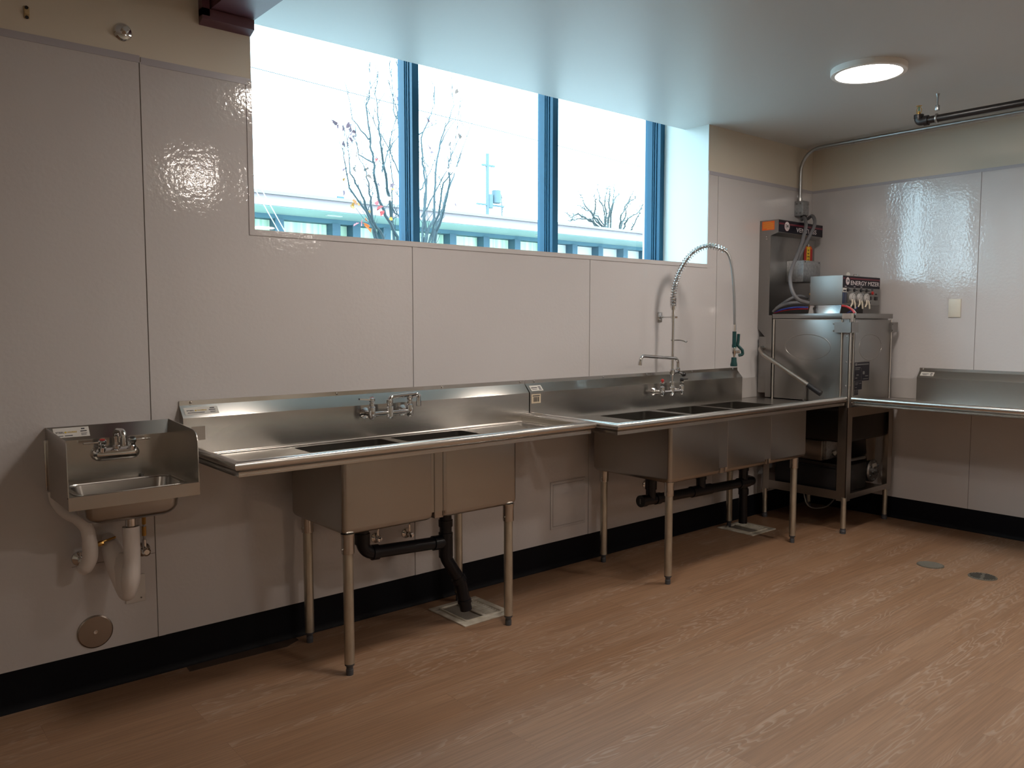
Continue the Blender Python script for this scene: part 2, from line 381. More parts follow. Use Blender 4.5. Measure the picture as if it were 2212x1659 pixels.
# right wall
wr = B().box(XC, XC+.3, YB, 0, -.1, 3.2).done('wall_right', m_paint, org=(XC, 0, 0)); tag(wr, 'right wall with glossy white panels', kind='structure')
ys = [0, -1.1945, -1.1945-P, -1.1945-2*P, -1.1945-3*P, -1.1945-4*P]
for i in range(5):
    B().box(XC-T, XC, ys[i+1]+g, ys[i]-(.003 if i == 0 else g), ZB+.0005, ZP).done('panel', m_frp, wr)
    B().box(XC-.0042, XC, ys[i+1], ys[i+1]+.026, ZB+.0005, ZP).done('joint_strip', m_frp, wr)
    B().box(XC-.0008, XC, ys[i+1]-g, ys[i+1], ZB+.0005, ZP).done('joint_gap', m_gap, wr)
B().box(XC-.0048, XC, ys[5], 0, ZP-.004, ZP+.016).done('cap_strip', m_trim, wr)
wl = B().box(XL-.3, XL, YB, .5, -.1, 3.2).done('wall_left', m_paint, org=(XL, 0, 0)); tag(wl, kind='structure')
wf = B().box(XL-.3, XC+.3, YB-.3, YB, -.1, 3.2).done('wall_front', m_paint, org=(0, YB, 0)); tag(wf, kind='structure')
# cove base
def cove(b, p0, p1, nrm):
    prof = [(0, ZB), (.003, ZB), (.0035, .03), (.006, .012), (.014, .002), (.014, 0), (0, 0)]
    d = Vector(p1)-Vector(p0)
    b.prism([Vector(p0)+Vector(nrm)*o+V(0, 0, z) for o, z in prof], d); return b
bb = cove(B(), (XL, 0, 0), (XC, 0, 0), (0, -1, 0)).done('baseboard_back', m_base, org=(0, 0, 0)); tag(bb, 'black rubber base along back wall', kind='structure')
br_ = cove(B(), (XC, 0, 0), (XC, YB, 0), (-1, 0, 0)).done('baseboard_right', m_base, org=(XC, 0, 0)); tag(br_, 'black rubber base along right wall', kind='structure')
# window
win = thing('window_1', (2, .42, ZS), 'wide high window with dark frame', None); del win['label']; tag(win, 'wide high window with dark frame', kind='structure')
B().box(WX0, WX1, .37, .50, ZS, ZS+.045).box(WX0, WX1, .37, .50, 2.91, 2.955).box(WX0, WX0+.045, .37, .50, ZS, 2.955).done('window_frame', m_alu, win)
def mull(xl, xr, name):
    pr = [(xl, .37), (xl, .392), (xl+.006, .394), (xl+.006, .404), (xl-.001, .406), (xl-.001, .414), (xl+.006, .416), (xl+.006, .424), (xl-.001, .426), (xl-.001, .436), (xl-.006, .437), (xl-.006, .50), (xr, .50), (xr, .37)]
    B().prism([V(x, y, ZS+.002) for x, y in pr], (0, 0, 2.95-ZS)).done(name, m_alu, win)
mull(1.470, 1.512, 'mullion'); mull(2.488, 2.534, 'mullion'); mull(3.505, 3.549, 'jamb')
for a, c_ in ((WX0+.04, 1.468), (1.51, 2.486), (2.532, 3.503)):
    B().box(a, c_, .476, .482, ZS+.04, 2.915).done('pane', m_glass, win)

# ================================================================== OUTSIDE
m_ground = M('wet asphalt', (.30, .30, .30), .8)
gr = B().box(-40, 90, .56, 90, 1.1, 1.2).done('ground', m_ground, org=(0, 0, 1.1)); tag(gr, 'street outside', kind='structure')
m_fascia = M('pale rendered fascia', (.30, .235, .24), .7); m_fasc2 = M('grey roof edge', (.20, .18, .18), .6)
m_soff = M('pale green soffit', (.36, .48, .44), .7); m_post = M('slate blue post', (.045, .10, .14), .6)
m_curt = M('pale green vertical blinds', (.20, .30, .24), .6); color_noise(m_curt, (.34, .50, .36), (.75, .85, .62), 9, (1, 1, .02), 2)
m_wallx = M('blue grey outside wall', (.07, .15, .19), .7)
bld = thing('office_building', (14, 18, 1.2), 'long low office building with pale flat roof edge across the street', 'building')
B().box(-8, 44, 14, 24, 3.99, 4.23).done('fascia', m_fascia, bld)
B().box(-8, 44, 13.9, 24.1, 4.23, 4.30).box(-8, 44, 13.97, 14.02, 3.985, 4.0).done('roof_edge', m_fasc2, bld)
B().box(-8, 44, 14.02, 15.25, 3.975, 3.99).done('soffit', m_soff, bld)
B().box(-8, 44, 15.2, 23.9, 3.87, 3.975).done('header', m_wallx, bld)
B().box(-8, 44, 15.6, 23.9, 1.2, 3.87).done('wall', m_wallx, bld)
pe = [-1.2, 1.6, 3.1, 4.6, 7.43, 8.93, 9.5, 10.4, 12.53, 13.72, 14.9, 16.1, 17.29, 18.47, 19.67, 20.8, 22, 23.2, 24.4, 25.6]
for x in pe: B().box(x-.11, x+.11, 15.15, 15.6, 1.2, 3.87).done('post', m_post, bld)
for i in range(len(pe)-1): B().box(pe[i]+.12, pe[i+1]-.12, 15.45, 15.5, 1.6, 3.86).done('window', m_curt if pe[i] < 15 else m_label, bld)
for x in (8.35, 15.1): B().box(x, x+.4, 14.5, 14.62, 3.955, 3.974).done('soffit_light', m_label, bld)
m_unit = M('pale metal cladding', (.40, .42, .42), .6)
b = B().prism([V(9.3, 17, 4.305), V(10.5, 17, 4.305), V(10.5, 17, 5.19), V(9.76, 17, 4.95), V(9.3, 17, 4.86)], (0, 1.6, 0))
ru = b.done('rooftop_unit', m_unit, org=(9.9, 17.8, 4.3)); tag(ru, 'pale sloped rooftop unit on the flat roof behind the branches', 'rooftop unit')
B().box(9.95, 10.15, 16.97, 17.0, 4.78, 4.86).done('vent', m_post, ru)
m_bark = M('bark tinted by flare', (.035, .055, .065), .8)  # bluish cast of lens flare is put into the bark colour
m_leafs = [M('dried plum leaf', (.10, .055, .075), .7), M('dull brown leaf', (.22, .15, .13), .7), M('ochre leaf', (.42, .20, .03), .7), M('orange leaf', (.62, .14, .02), .7), M('red leaf', (.32, .03, .03), .7), M('pink leaf', (.50, .10, .11), .7)]
BR= [[(3.158,3.2,2.192),(3.006,3.112,2.33),(2.86,3.024,2.49),(2.753,2.936,2.686),(2.766,2.936,2.785),(2.733,2.936,2.888),(2.719,2.936,3.032),(2.689,2.936,3.259),(2.724,2.936,3.342),(2.731,2.936,3.44),(2.736,2.936,3.633)],[(3.109,3.2,2.241),(2.994,3.068,2.539),(2.857,2.935,2.777),(2.756,2.803,2.899),(2.736,2.803,3.031),(2.726,2.803,3.163),(2.701,2.803,3.329),(2.732,2.803,3.506)],[(3.01,3.2,2.193),(2.848,3.165,2.342),(2.749,3.131,2.532),(2.619,3.096,2.712),(2.605,3.096,2.887),(2.585,3.096,3.021)],[(2.926,3.2,2.228),(2.766,3.085,2.378),(2.535,2.97,2.55),(2.422,2.855,2.787),(2.418,2.855,2.861)],[(2.754,2.767,2.74),(2.731,2.767,2.679),(2.802,2.767,2.88),(2.862,2.767,3.101),(2.933,2.767,3.286)],[(3.175,3.102,2.654),(3.103,3.102,2.79),(3.009,3.102,2.982),(2.893,3.102,3.137),(2.802,3.102,3.282),(2.763,3.102,3.344)],[(3.172,3.618,2.937),(2.998,3.618,2.99),(2.97,3.618,3.125),(2.977,3.618,3.179)],[(3.05,3.5,3.116),(2.877,3.5,3.279),(2.811,3.5,3.577)],[(3.221,3.465,3.027),(3.311,3.465,3.137),(3.403,3.465,3.258)],[(2.902,3.2,2.227),(2.827,3.107,2.416),(2.763,3.015,2.579),(2.655,2.922,2.74),(2.601,2.922,2.82)],[(3.098,3.2,2.366),(3.122,3.212,2.683),(3.096,3.224,2.921),(3.149,3.237,3.117)],[(3.197,3.2,2.353),(3.14,3.126,2.55),(3.045,3.051,2.583)],[(3.222,3.2,2.334),(3.043,3.091,2.433),(2.929,2.982,2.522)],[(3.013,2.806,2.895),(2.956,2.806,3.083),(2.888,2.806,3.228),(2.868,2.806,3.456),(2.848,2.806,3.624)],[(3.097,2.914,3.084),(3.013,2.914,3.111),(2.969,2.914,3.302),(2.896,2.914,3.514)],[(3.55,3.627,3.52),(3.474,3.627,3.771),(3.437,3.627,3.96)],[(3.465,3.2,2.202),(3.649,3.31,2.422),(3.75,3.419,2.868),(3.879,3.529,3.216),(3.98,3.529,3.436),(4.053,3.529,3.607),(4.034,3.529,3.899)],[(3.491,3.2,2.204),(3.536,3.302,2.412),(3.623,3.404,2.762),(3.654,3.507,2.98),(3.643,3.507,3.224),(3.74,3.507,3.439),(3.797,3.507,3.559),(3.805,3.507,3.751)],[(3.572,3.2,2.253),(3.739,3.3,2.484),(3.868,3.4,2.687),(4.057,3.5,2.96),(4.146,3.5,3.202),(4.25,3.5,3.426)],[(3.612,3.2,2.277),(3.622,3.098,2.486),(3.617,2.996,2.709),(3.519,2.893,2.873),(3.638,2.893,3.097)],[(3.428,3.2,2.393),(3.531,3.137,2.611),(3.648,3.073,2.862),(3.698,3.01,3.125),(3.761,3.01,3.529)],[(3.503,3.327,2.674),(3.598,3.327,2.815),(3.694,3.327,3.036)],[(3.579,3.432,3.235),(3.633,3.432,3.298),(3.798,3.432,3.389)],[(3.897,3.555,3.2),(3.969,3.555,3.324),(4.1,3.555,3.482)],[(3.439,3.2,2.2),(3.541,3.327,2.503),(3.67,3.453,2.796),(3.731,3.58,3.001),(3.676,3.58,3.039)],[(3.531,3.2,2.228),(3.53,3.062,2.42),(3.487,2.924,2.686),(3.545,2.787,2.819),(3.598,2.787,2.97)]]
LV= [(2.58,3.285,3.172,0),(2.679,3.337,3.14,0),(2.658,3.205,3.14,0),(2.545,2.942,3.065,0),(2.677,3.179,3.076,0),(2.438,2.871,2.895,0),(2.839,3.548,3.052,0),(2.843,3.492,3.085,0),(2.643,3.238,2.83,1),(2.533,3.04,2.714,0),(2.908,3.527,2.838,1),(2.645,3.258,2.672,2),(2.767,3.506,2.599,0),(2.845,3.478,2.494,2),(2.716,3.207,2.472,3),(2.644,3.131,2.417,2),(2.81,3.279,2.484,3),(2.917,3.145,2.855,4),(2.95,2.929,2.578,2),(3.017,3.044,2.63,0),(3.091,3.45,2.535,5),(2.753,2.835,2.38,4),(2.78,2.837,2.344,4),(2.932,3.301,2.415,2),(2.985,3.024,2.33,2),(2.854,3.228,2.334,3),(2.777,3.177,2.292,5),(2.655,3.074,2.258,5),(3.069,3.598,2.338,3),(2.706,2.956,2.212,3),(2.799,3.13,2.758,1),(2.785,2.962,2.644,0),(3.591,3.306,3.361,0),(3.716,3.021,3.584,1),(3.444,3.085,3.034,0),(3.919,3.398,3.188,1),(3.777,3.057,3.182,1),(3.875,3.247,2.566,0),(3.375,3.523,3.562,0),(2.567,2.881,2.829,1),(2.662,2.849,2.635,1)]
FT= [[(33.6,29.19,6.8),(35.23,30.8,7.89),(34.42,30.35,8.59),(32.96,29.21,9.19)],[(33.92,29.49,7.47),(33.35,29.03,8.34),(34.57,29.88,9.36)],[(33.07,28.63,6.75),(35.49,30.59,8.17),(36.46,31.19,9.07),(36.72,31.36,9.87)],[(35.15,30.7,7.05),(34.84,31.38,7.73),(31.25,28.55,7.92),(31.57,29.37,8.72)],[(34.86,31.4,7.46),(33.03,30.83,7.75),(31.33,29.73,7.28),(32.58,31.33,7.81)],[(36.07,30.36,7.04),(37.28,30.95,8.08),(35.58,29.38,8.41),(35.84,29.07,9.12)],[(35.97,29.83,7.21),(35.27,28.91,7.52),(37.0,29.64,8.11),(39.44,31.39,9.14)],[(35.12,29.49,6.89),(34.18,28.53,7.62),(34.95,28.63,8.36),(35.98,29.01,8.77)],[(34.69,30.85,7.21),(32.42,29.59,7.36),(31.28,29.37,7.11),(30.12,28.79,6.92)],[(34.9,31.45,7.74),(33.43,29.77,8.34),(32.62,29.12,8.62)],[(33.43,28.68,7.78),(33.34,28.67,8.56),(33.77,29.01,9.07)],[(37.32,30.53,7.1),(36.0,28.95,7.59),(36.36,28.62,8.58)],[(34.17,29.97,7.0),(32.38,29.25,7.67),(33.76,31.49,8.38)],[(33.89,28.87,8.28),(35.68,30.09,9.04)],[(35.34,30.82,7.07),(33.52,29.73,7.55),(34.32,31.46,8.25)]]

tree = thing('young_tree', (3.25, 3.2, 1.2), 'bare multi stemmed tree with a few red and orange leaves behind the left mullion', 'tree')
b = B(); rnd = random.Random(3)
for i, pts in enumerate(BR):
    P_ = [Vector(p) for p in pts]
    if P_[0].z < 2.35: P_ = [V(3.25+(P_[0].x-3.25)*.15, 3.2, 1.2), V(3.25+(P_[0].x-3.25)*.5, 3.2, 1.72)] + P_
    n = len(P_); r0 = .017 if P_[0].z < 2 else .008
    # wobble and resample
    Q = []
    for k in range(n-1):
        for s in range(4):
            t = s/4; Q.append(P_[k].lerp(P_[k+1], t) + V(rnd.uniform(-1, 1), rnd.uniform(-1, 1), rnd.uniform(-1, 1))*.007)
    Q.append(P_[-1]); m_ = len(Q)
    b.tube(Q, [max(r0*(1-k/(m_-1))**.8, .0034) for k in range(m_)], 6)
    for k in range(5, m_):
        if rnd.random() < .75:
            d = V(rnd.uniform(-.5, .5), rnd.uniform(-.4, .4), rnd.uniform(.3, 1)).normalized(); L = rnd.uniform(.06, .26)
            q0 = Q[k]; q1 = q0+d*L*.5+V(rnd.uniform(-.02, .02), 0, 0); q2 = q1+(d+V(0, 0, .5)).normalized()*L*.5
            b.tube([q0, q1, q2], [.0032, .0025, .0017], 5)
b.done('branches', m_bark, tree)
def leaf(b, c, s, rn):
    R = Matrix.Rotation(rn.uniform(0, 6.28), 3, 'Z') @ Matrix.Rotation(rn.uniform(-1.0, 1.0), 3, 'X') @ Matrix.Rotation(rn.uniform(-1, 1), 3, 'Y')
    sh = [(x_*rn.uniform(.75, 1.15), y_*rn.uniform(.8, 1.2)) for x_, y_ in [(0, -.5), (.12, -.40), (.30, -.30), (.40, -.06), (.33, .08), (.34, .28), (.18, .30), (.06, .55), (-.08, .36), (-.27, .34), (-.30, .10), (-.38, -.10), (-.24, -.32), (-.08, -.38)]]
    b.prism([Vector(c) + R @ V(x*s*.8, 1.4*s*x*x, y*s) for x, y in sh], R @ V(0, .0012, 0))
for x, y, z, k in LV:
    b = B(); leaf(b, (x, y, z), rnd.uniform(.048, .078), rnd)
    if k == 0 and rnd.random() < .5: leaf(b, (x+.03, y, z-.035), .05, rnd)
    b.done('leaf', m_leafs[k], tree)
ft = thing('far_tree', (34.5, 30, 1.2), 'distant bare tree seen above the roof in the right hand window pane', 'tree')
b = B(); b.tube([V(34.5, 30, 1.2), V(34.6, 30, 6.0)], [.35, .2], 8)
for pts in FT:
    P_ = [Vector(p) for p in pts]; P_ = [V(34.6, 30, 5.6)] + P_
    Q = []
    for k in range(len(P_)-1):
        for s in range(4): Q.append(P_[k].lerp(P_[k+1], s/4) + V(rnd.uniform(-1, 1), rnd.uniform(-1, 1), rnd.uniform(-1, 1))*.06)
    Q.append(P_[-1]); m_ = len(Q)
    b.tube(Q, [.06*(1-k/m_)+.012 for k in range(m_)], 5)
    for k in range(4, m_):
        for _ in range(3):
            d = V(rnd.uniform(-1, 1), rnd.uniform(-1, 1), rnd.uniform(0, 1)).normalized(); b.tube([Q[k], Q[k]+d*rnd.uniform(.2, .7)], [.015, .008], 4)
b.done('branches', M('faint twigs', (.04, .05, .05), .8), ft)
st = B(); st.tube([V(23.2, 26, 1.2), V(23.3, 26, 5.6), V(23.2, 26, 7.3)], [.06, .05, .02], 6)
for k in range(16):
    z = 5.6+k*.1; d = V(rnd.uniform(-.6, .6), rnd.uniform(-.3, .3), .6); st.tube([V(23.28, 26, z), V(23.28, 26, z)+d*rnd.uniform(.3, .7)], [.02, .008], 4)
sg = st.done('sapling', M('pale bark', (.13, .14, .145), .8)); tag(sg, 'slim bare sapling beyond the roof between pole and second mullion', 'tree')
# utility pole with transformers
m_pole = M('weathered pole', (.10, .14, .16), .8)
up_ = thing('utility_pole', (21.6, 25, 1.2), 'distant utility pole with transformer cans above the office roof', 'utility pole')
B().cyl(V(21.6, 25, 1.2), V(21.6, 25, 8.8), .08, 10).done('pole', m_pole, up_)
B().cyl(V(21.75, 25, 6.45), V(21.75, 25, 7.05), .13, 14).done('transformer', m_pole, up_)
B().cyl(V(22.1, 25, 6.7), V(22.1, 25, 7.25), .2, 14).done('transformer', m_pole, up_)
B().box(21.0, 22.5, 24.95, 25.05, 6.55, 6.62).done('crossarm', m_pole, up_)
B().box(21.3, 22.0, 24.95, 25.05, 8.25, 8.33).done('crossarm', m_pole, up_)
def wire(pts, r, lab, name='overhead_cable', m=m_pole):
    o = B().tube(pts, r, 6).done(name, m); tag(o, lab, 'cable')
wire([V(-6+3.3*i, 9, 5.357+(-.0445)*(-6+3.3*i-4.22) + .012*((i-4)**2)*.2 - .05) for i in range(10)], .007, 'dark overhead cable crossing all three window panes', m=M('dark cable', (.05, .06, .07), .6))
mw = M('white guy wire', (.8, .8, .8), .4)
for dx, lb in ((0, 'thin white guy wire slanting across the left window pane, left one'), (.047, 'thin white guy wire slanting across the left window pane, right one')):
    wire([V(1.288+dx-.6*(5-2.29), 2, 5.0), V(1.288+dx+.6*(2.29-1.2), 2, 1.2)], .0028, lb, 'guy_wire', mw)

# ================================================================== CEILING ITEMS
def lamp(x, y, lab, grp=None):
    t = thing('ceiling_light', (x, y, CEIL-.03), lab, 'ceiling light', grp)
    B().lathe([(.0, .0301), (.183, .0301), (.183, .004), (.180, 0), (.160, -.001), (.157, .004), (0, .004)], (x, y, CEIL-.03), (0, 0, 1), 48, False).done('lamp_rim', m_rim, t)
    B().lathe([(0, .003), (.157, .003), (.157, .0035), (0, .0035)], (x, y, CEIL-.03), (0, 0, 1), 48, False).done('diffuser', m_lamp, t)
lamp(3.19, -1.245, 'round flat white ceiling light glowing above the dishwasher')
lamp(1.07, -1.245, 'round flat ceiling light over the left half of the sinks')
lamp(1.55, -3.85, 'round flat ceiling light in the middle of the room')
lamp(3.6, -2.95, 'added unseen ceiling light brightening the right side, near the right wall')  # added out of view to brighten the right side
lamp(3.6, -6.3, 'added unseen ceiling light for ambient fill at the far end of the room')  # added behind the camera for more ambient light
lamp(-3.2, -5.6, 'added unseen ceiling light for ambient fill at the far left of the room')  # added ambient fill, placed where its reflection stays out of view
# purple beam with its bearing angle
bm_ = thing('steel_beam', (.352, -2, 2.63), 'purple primed steel beam running from wall at left of the window', 'beam')
B().box(.262, .442, YB+.01, -.001, 2.63, CEIL-.001).done('beam_web', m_beam, bm_)
B().prism([V(.228, -.001, 2.572), V(.228, -.042, 2.588), V(.228, -.042, 2.628), V(.228, -.001, 2.628)], (.210, 0, 0)).box(.228, .258, -.042, -.001, 2.6, CEIL-.001).done('bearing_angle', m_beam, bm_)
B().cyl(V(.238, -.042, 2.668), V(.238, -.047, 2.668), .005, 6).done('bolt', m_black, bm_)
# black sprinkler pipe
PX, PZ = 3.951, 2.562
sp = thing('sprinkler_pipe', (PX, -3, PZ), 'black sprinkler pipe hanging below the ceiling by the right wall', 'pipe')
B().cyl(V(PX, -1.20, PZ), V(PX, -6, PZ), .0205, 20).done('pipe', m_pipe, sp)
B().tube([V(PX, -1.225, PZ), V(PX, -1.173, PZ), V(PX, -1.173, PZ+.035)], .024, 18, fillet=.02).cyl(V(PX, -1.205, PZ), V(PX, -1.228, PZ), .029).cyl(V(PX, -1.173, PZ+.02), V(PX, -1.173, PZ+.04), .027).done('elbow', m_pipe, sp)
h = V(PX, -1.173, PZ+.04)
hd = B().lathe([(.010, 0), (.010, .012), (.006, .014), (.006, .02)], h).tube([h+V(0, .012, .01), h+V(0, .014, .03), h+V(0, .004, .048)], .0022, 6).tube([h+V(0, -.012, .01), h+V(0, -.014, .03), h+V(0, -.004, .048)], .0022, 6).lathe([(.016, .049), (.017, .051), (.004, .053)], h).done('sprinkler_head', m_brass, sp)
B().cyl(h+V(0, 0, .018), h+V(0, 0, .046), .0025, 8).done('bulb', M('green glass bulb', (.05, .25, .12), .2), hd)
hg = B().cyl(V(PX, -1.275, PZ+.05), V(PX, -1.275, CEIL), .0048, 8).box(PX-.012, PX+.012, -1.284, -1.266, PZ+.045, PZ+.075, .002)
hg.tube([V(PX, -1.275, PZ)+V(math.cos(a)*.0235, 0, math.sin(a)*.0235) for a in [PI/2+2*PI*i/20 for i in range(21)]], .006, 6)
hg.lathe([(.012, 0), (.008, -.01), (.005, -.02)], (PX, -1.275, CEIL)).done('pipe_hanger', m_emt, sp)
# conduit and junction box
EX = 4.645
e = B().tube([V(EX, -.024, 2.30), V(EX, -.024, 2.676), V(EX, -5.5, 2.676)], .0125, 14, fillet=.16)
cd_ = e.done('electrical_conduit', m_emt); tag(cd_, 'bent silver electrical conduit rising from junction box and running under the ceiling', 'conduit')
B().cyl(V(EX, -.405, 2.676), V(EX, -.43, 2.676), .0155, 14).cyl(V(EX, -.024, 2.303), V(EX, -.024, 2.325), .017, 10).done('coupling', m_emt, cd_)
jb = B().box(4.608, 4.690, -.072, -.001, 2.192, 2.300, .003).done('junction_box', m_jbox); tag(jb, 'square silver junction box on the wall at the bottom of conduit', 'electrical box')
b = B()
for z in (2.212, 2.28):
    for y in (-.02, -.05): b.cyl(V(4.608, y, z), V(4.606, y, z), .007, 10)
    b.cyl(V(4.62 if z < 2.25 else 4.68, -.072, z), V(4.62 if z < 2.25 else 4.68, -.074, z), .004, 8)
b.done('knockout', m_grey, jb)
# chrome escutcheon, strap
e = B().lathe([(.033, 0), (.033, .003), (.028, .010), (.014, .014)], (-.055, 0, 2.480), (0, -1, 0), 30).done('wall_escutcheon', m_chrome); tag(e, 'round chrome escutcheon high on the left wall', 'escutcheon')
B().lathe([(.013, .0), (.013, .03), (.010, .033), (.0, .033)], (-.055, -.012, 2.480), (0, -1, 0), 8).done('nut', m_chrome, e)
e = B().box(-.377, -.359, -.003, 0, 2.455, 2.497, .002).box(-.376, -.360, -.012, 0, 2.468, 2.484, .003).done('pipe_strap', M('cream painted strap', (.50, .38, .20), .5)); tag(e, 'small tan strap with two dark screws at top left of wall', 'strap')
B().cyl(V(-.368, -.003, 2.492), V(-.368, -.006, 2.492), .006, 10).cyl(V(-.368, -.003, 2.459), V(-.368, -.006, 2.459), .006, 10).done('screw', m_black, e)
# wall plates
e = B().box(2.130, 2.407, -.008, -T, .225, .497, .001).done('access_panel', m_frp); tag(e, 'square white access panel low on wall between the two sinks', 'access panel')
B().box(2.145, 2.392, -.0092, -.008, .240, .242).box(2.145, 2.147, -.0092, -.008, .24, .482).box(2.145, 2.392, -.0092, -.008, .480, .482).done('door_seam', m_gap, e)
e = B().box(-.118, -.045, -.008, -T, .309, .417, .0015).done('cover_plate', m_whitep); tag(e, 'small blank cover plate behind the white trap cover', 'cover plate')
B().cyl(V(-.062, -.008, .325), V(-.062, -.010, .325), .003, 8).done('screw', m_grey, e)
e = B().box(XC-.011, XC-T, -1.103, -1.025, 1.435, 1.558, .002).done('wall_plate', m_plate); tag(e, 'off white blank wall plate on the right wall above the dish table', 'cover plate')
e = B().lathe([(.0625, 0), (.0625, .004), (.058, .007), (0, .008)], (-.2295, -T, .2285), (0, -1, 0), 48).done('cleanout_cover', m_dishbrown, org=(-.2295, -T, .17)); tag(e, 'large round steel cleanout cover on the wall below the hand sink', 'cleanout cover')
B().lathe([(.008, 0), (.007, .002), (0, .001)], (-.2295, -T-.0078, .2285), (0, -1, 0), 14).done('screw', m_chrome, e)
# gap left in the flooring by the base
e = B().prism([V(.095, -.068, 0), V(.50, -.085, 0), V(.575, -.045, 0), V(.575, -.013, 0), V(.10, -.013, 0)], (0, 0, .0012)).done('flooring_gap', m_debris); tag(e, 'narrow dark strip of missing flooring along black base at left', 'floor patch')
# floor sinks and drains
def floor_sink(x0, y0, lab, w=.29, d=.30):
    t = thing('floor_sink', (x0+w/2, y0+d/2, 0), lab, 'floor sink')
    x1, y1 = x0+w, y0+d; hx0, hx1, hy0, hy1 = x0+.045, x0+w*.50, y0+.045, y1-.045
    b = B()
    # flange
    b.box(x0, x1, y0, y0+.04, 0, .006, .0015).box(x0, x1, y1-.04, y1, 0, .006, .0015).box(x0, x0+.04, y0+.04, y1-.04, 0, .006, .0015).box(x1-.04, x1, y0+.04, y1-.04, 0, .006, .0015)
    fl = b.done('flange', m_sinkfl, t)
    b = B(); fr = [rrect(x0+.034, x1-.034, y0+.034, y1-.034, .02, .006), rrect(x0+.036, x1-.036, y0+.036, y1-.036, .02, .012), rrect(x0+.042, x1-.042, y0+.042, y1-.042, .016, .012), rrect(x0+.044, x1-.044, y0+.044, y1-.044, .016, .006)]
    b.rings(fr, False, False); b.box(hx1, hx1+.012, hy0, hy1, .003, .010, .001).done('grate_frame', m_sinkfl, t)
    g = B().box(hx1+.012, x1-.044, hy0, hy1, .0005, .0015); g.done('grate_shade', m_hole, t)  # black sheet in place of the shade below the bars
    g = B(); n = 11
    for i in range(n):
        yy = hy0 + (hy1-hy0)*(i+.5)/n; g.box(hx1+.014, x1-.046, yy-.0058, yy+.0058, .0015, .009, .002)
    g.box(hx1+.010, hx1+.018, hy0, hy1, .0015, .009).box(x1-.05, x1-.042, hy0, hy1, .0015, .009).done('grate', m_sinkfl, t)
    B().box(hx0-.002, hx1, hy0, hy1, .0006, .0016).done('basin', M('shaded enamel basin', (.20, .18, .15), .4), t)  # flat plate, basin shade put into its dimmer enamel colour
    return t
floor_sink(1.225, -.403, 'white square floor sink under the two bowl sink, pipe ending over it')
floor_sink(3.63, -.345, 'white square floor sink under the three bowl sink at back wall', .275, .28)
def drain_cover(x, y, kind, lab):
    t = thing('floor_drain', (x, y, 0), lab, 'floor drain')
    R = .072
    B().lathe([(R, 0), (R, .002), (R-.004, .0035), (0, .0035)], (x, y, 0), (0, 0, 1), 40).done('drain_cover', m_drain, t)
    b = B()
    if kind == 0:
        for i in range(-8, 9):
            o = i*.0076; L = math.sqrt(max((R-.008)**2-o*o, 0))
            b.box(x-L, x+L, y+o-.0015, y+o+.0015, .0036, .0046) if L > .01 else None
        b.done('ridge', m_ridge, t)
    else:
        for i in range(-7, 8):
            for j in range(-7, 8):
                xx, yy = i*.0088, j*.0088; r = math.hypot(xx, yy)
                if .012 < r < R-.009 and abs(yy-xx*.25) > .008: b.box(x+xx-.0028, x+xx+.0028, y+yy-.0028, y+yy+.0028, .0034, .0040)
        b.done('hole', m_hole, t)  # black squares painted as the shade in the perforations
        B().tube([V(x, y, .003)+V(math.cos(2*PI*i/40)*(R-.005), math.sin(2*PI*i/40)*(R-.005), 0) for i in range(41)], .002, 6).done('ring', m_drain, t)
drain_cover(3.860, -1.372, 0, 'round ribbed metal drain cover in the floor, the one nearer the sinks')
drain_cover(3.853, -1.652, 1, 'round perforated metal drain grate in the floor, the one nearer the camera side')

# ================================================================== STAINLESS SINKS
def rim_prof(zc=.898, r=.0185, zd=.866, drop=.856):
    p = [(-.032, zd-.0025), (-.032, zd+.0005), (-.022, zd+.003), (-r, zd+.012)]
    for k in range(13):
        a = PI - (PI+2.0)*k/12; p.append((r*math.cos(a), zc+r*math.sin(a)))
    p += [(-.008, zc-.020), (-.003, zc-.0225), (-.001, zc-.025), (-.001, drop+.001), (-.0025, drop), (-.005, drop), (-.005, zd-.0025)]
    return p
def splash_prof(yv=-.050, zt=1.087, zk=1.068, zl=1.023, zd=.864):
    return [(-.004, zt), (-.0075, zt), (-.0085, zk), (yv+.002, zl+.001), (yv, zl-.002), (yv, zd), (-.004, zd)]
def leg(b_parent, x, y, ztop, zc, r=.0205, side=1):
    l = B().cyl(V(x, y, .047), V(x, y, zc+.01), r, 20).done('leg', m_legs, b_parent)
    B().lathe([(r+.0045, zc), (r+.005, zc+.003), (r+.0045, ztop-.02), (r+.007, ztop)], (x, y, 0), (0, 0, 1), 24).cyl(V(x, y, zc+.02), V(x-.5*r-.02, y-.004, zc+.02), .004, 6).done('leg_socket', m_steel, l)
    B().lathe([(.0145, 0), (.0150, .022), (.0135, .024), (.0135, .034), (r-.001, .040), (r-.001, .048)], (x, y, 0), (0, 0, 1), 18).done('foot', m_foot, l)
    return l
def lever_faucet_body(t, xa, xb, xc, yb, z):
    pass
SLOPE_UP = V(0, .042, .045).normalized()
def sticker(parent, x0, z_on, w, h, mat, base_y=-.0305, zoff=None):
    """label on the sloped part of the splash: x0 left edge, z_on 0..1 up the slope"""
    a = V(x0, -.0490, 1.0235) + SLOPE_UP*(z_on)
    N = V(1, 0, 0).cross(SLOPE_UP)
    b = B().prism([a+N*.0004, a+V(w, 0, 0)+N*.0004, a+V(w, 0, 0)+SLOPE_UP*h+N*.0004, a+SLOPE_UP*h+N*.0004], N*.0008)
    return b.done('sticker', mat, parent), a + N*.0014, N
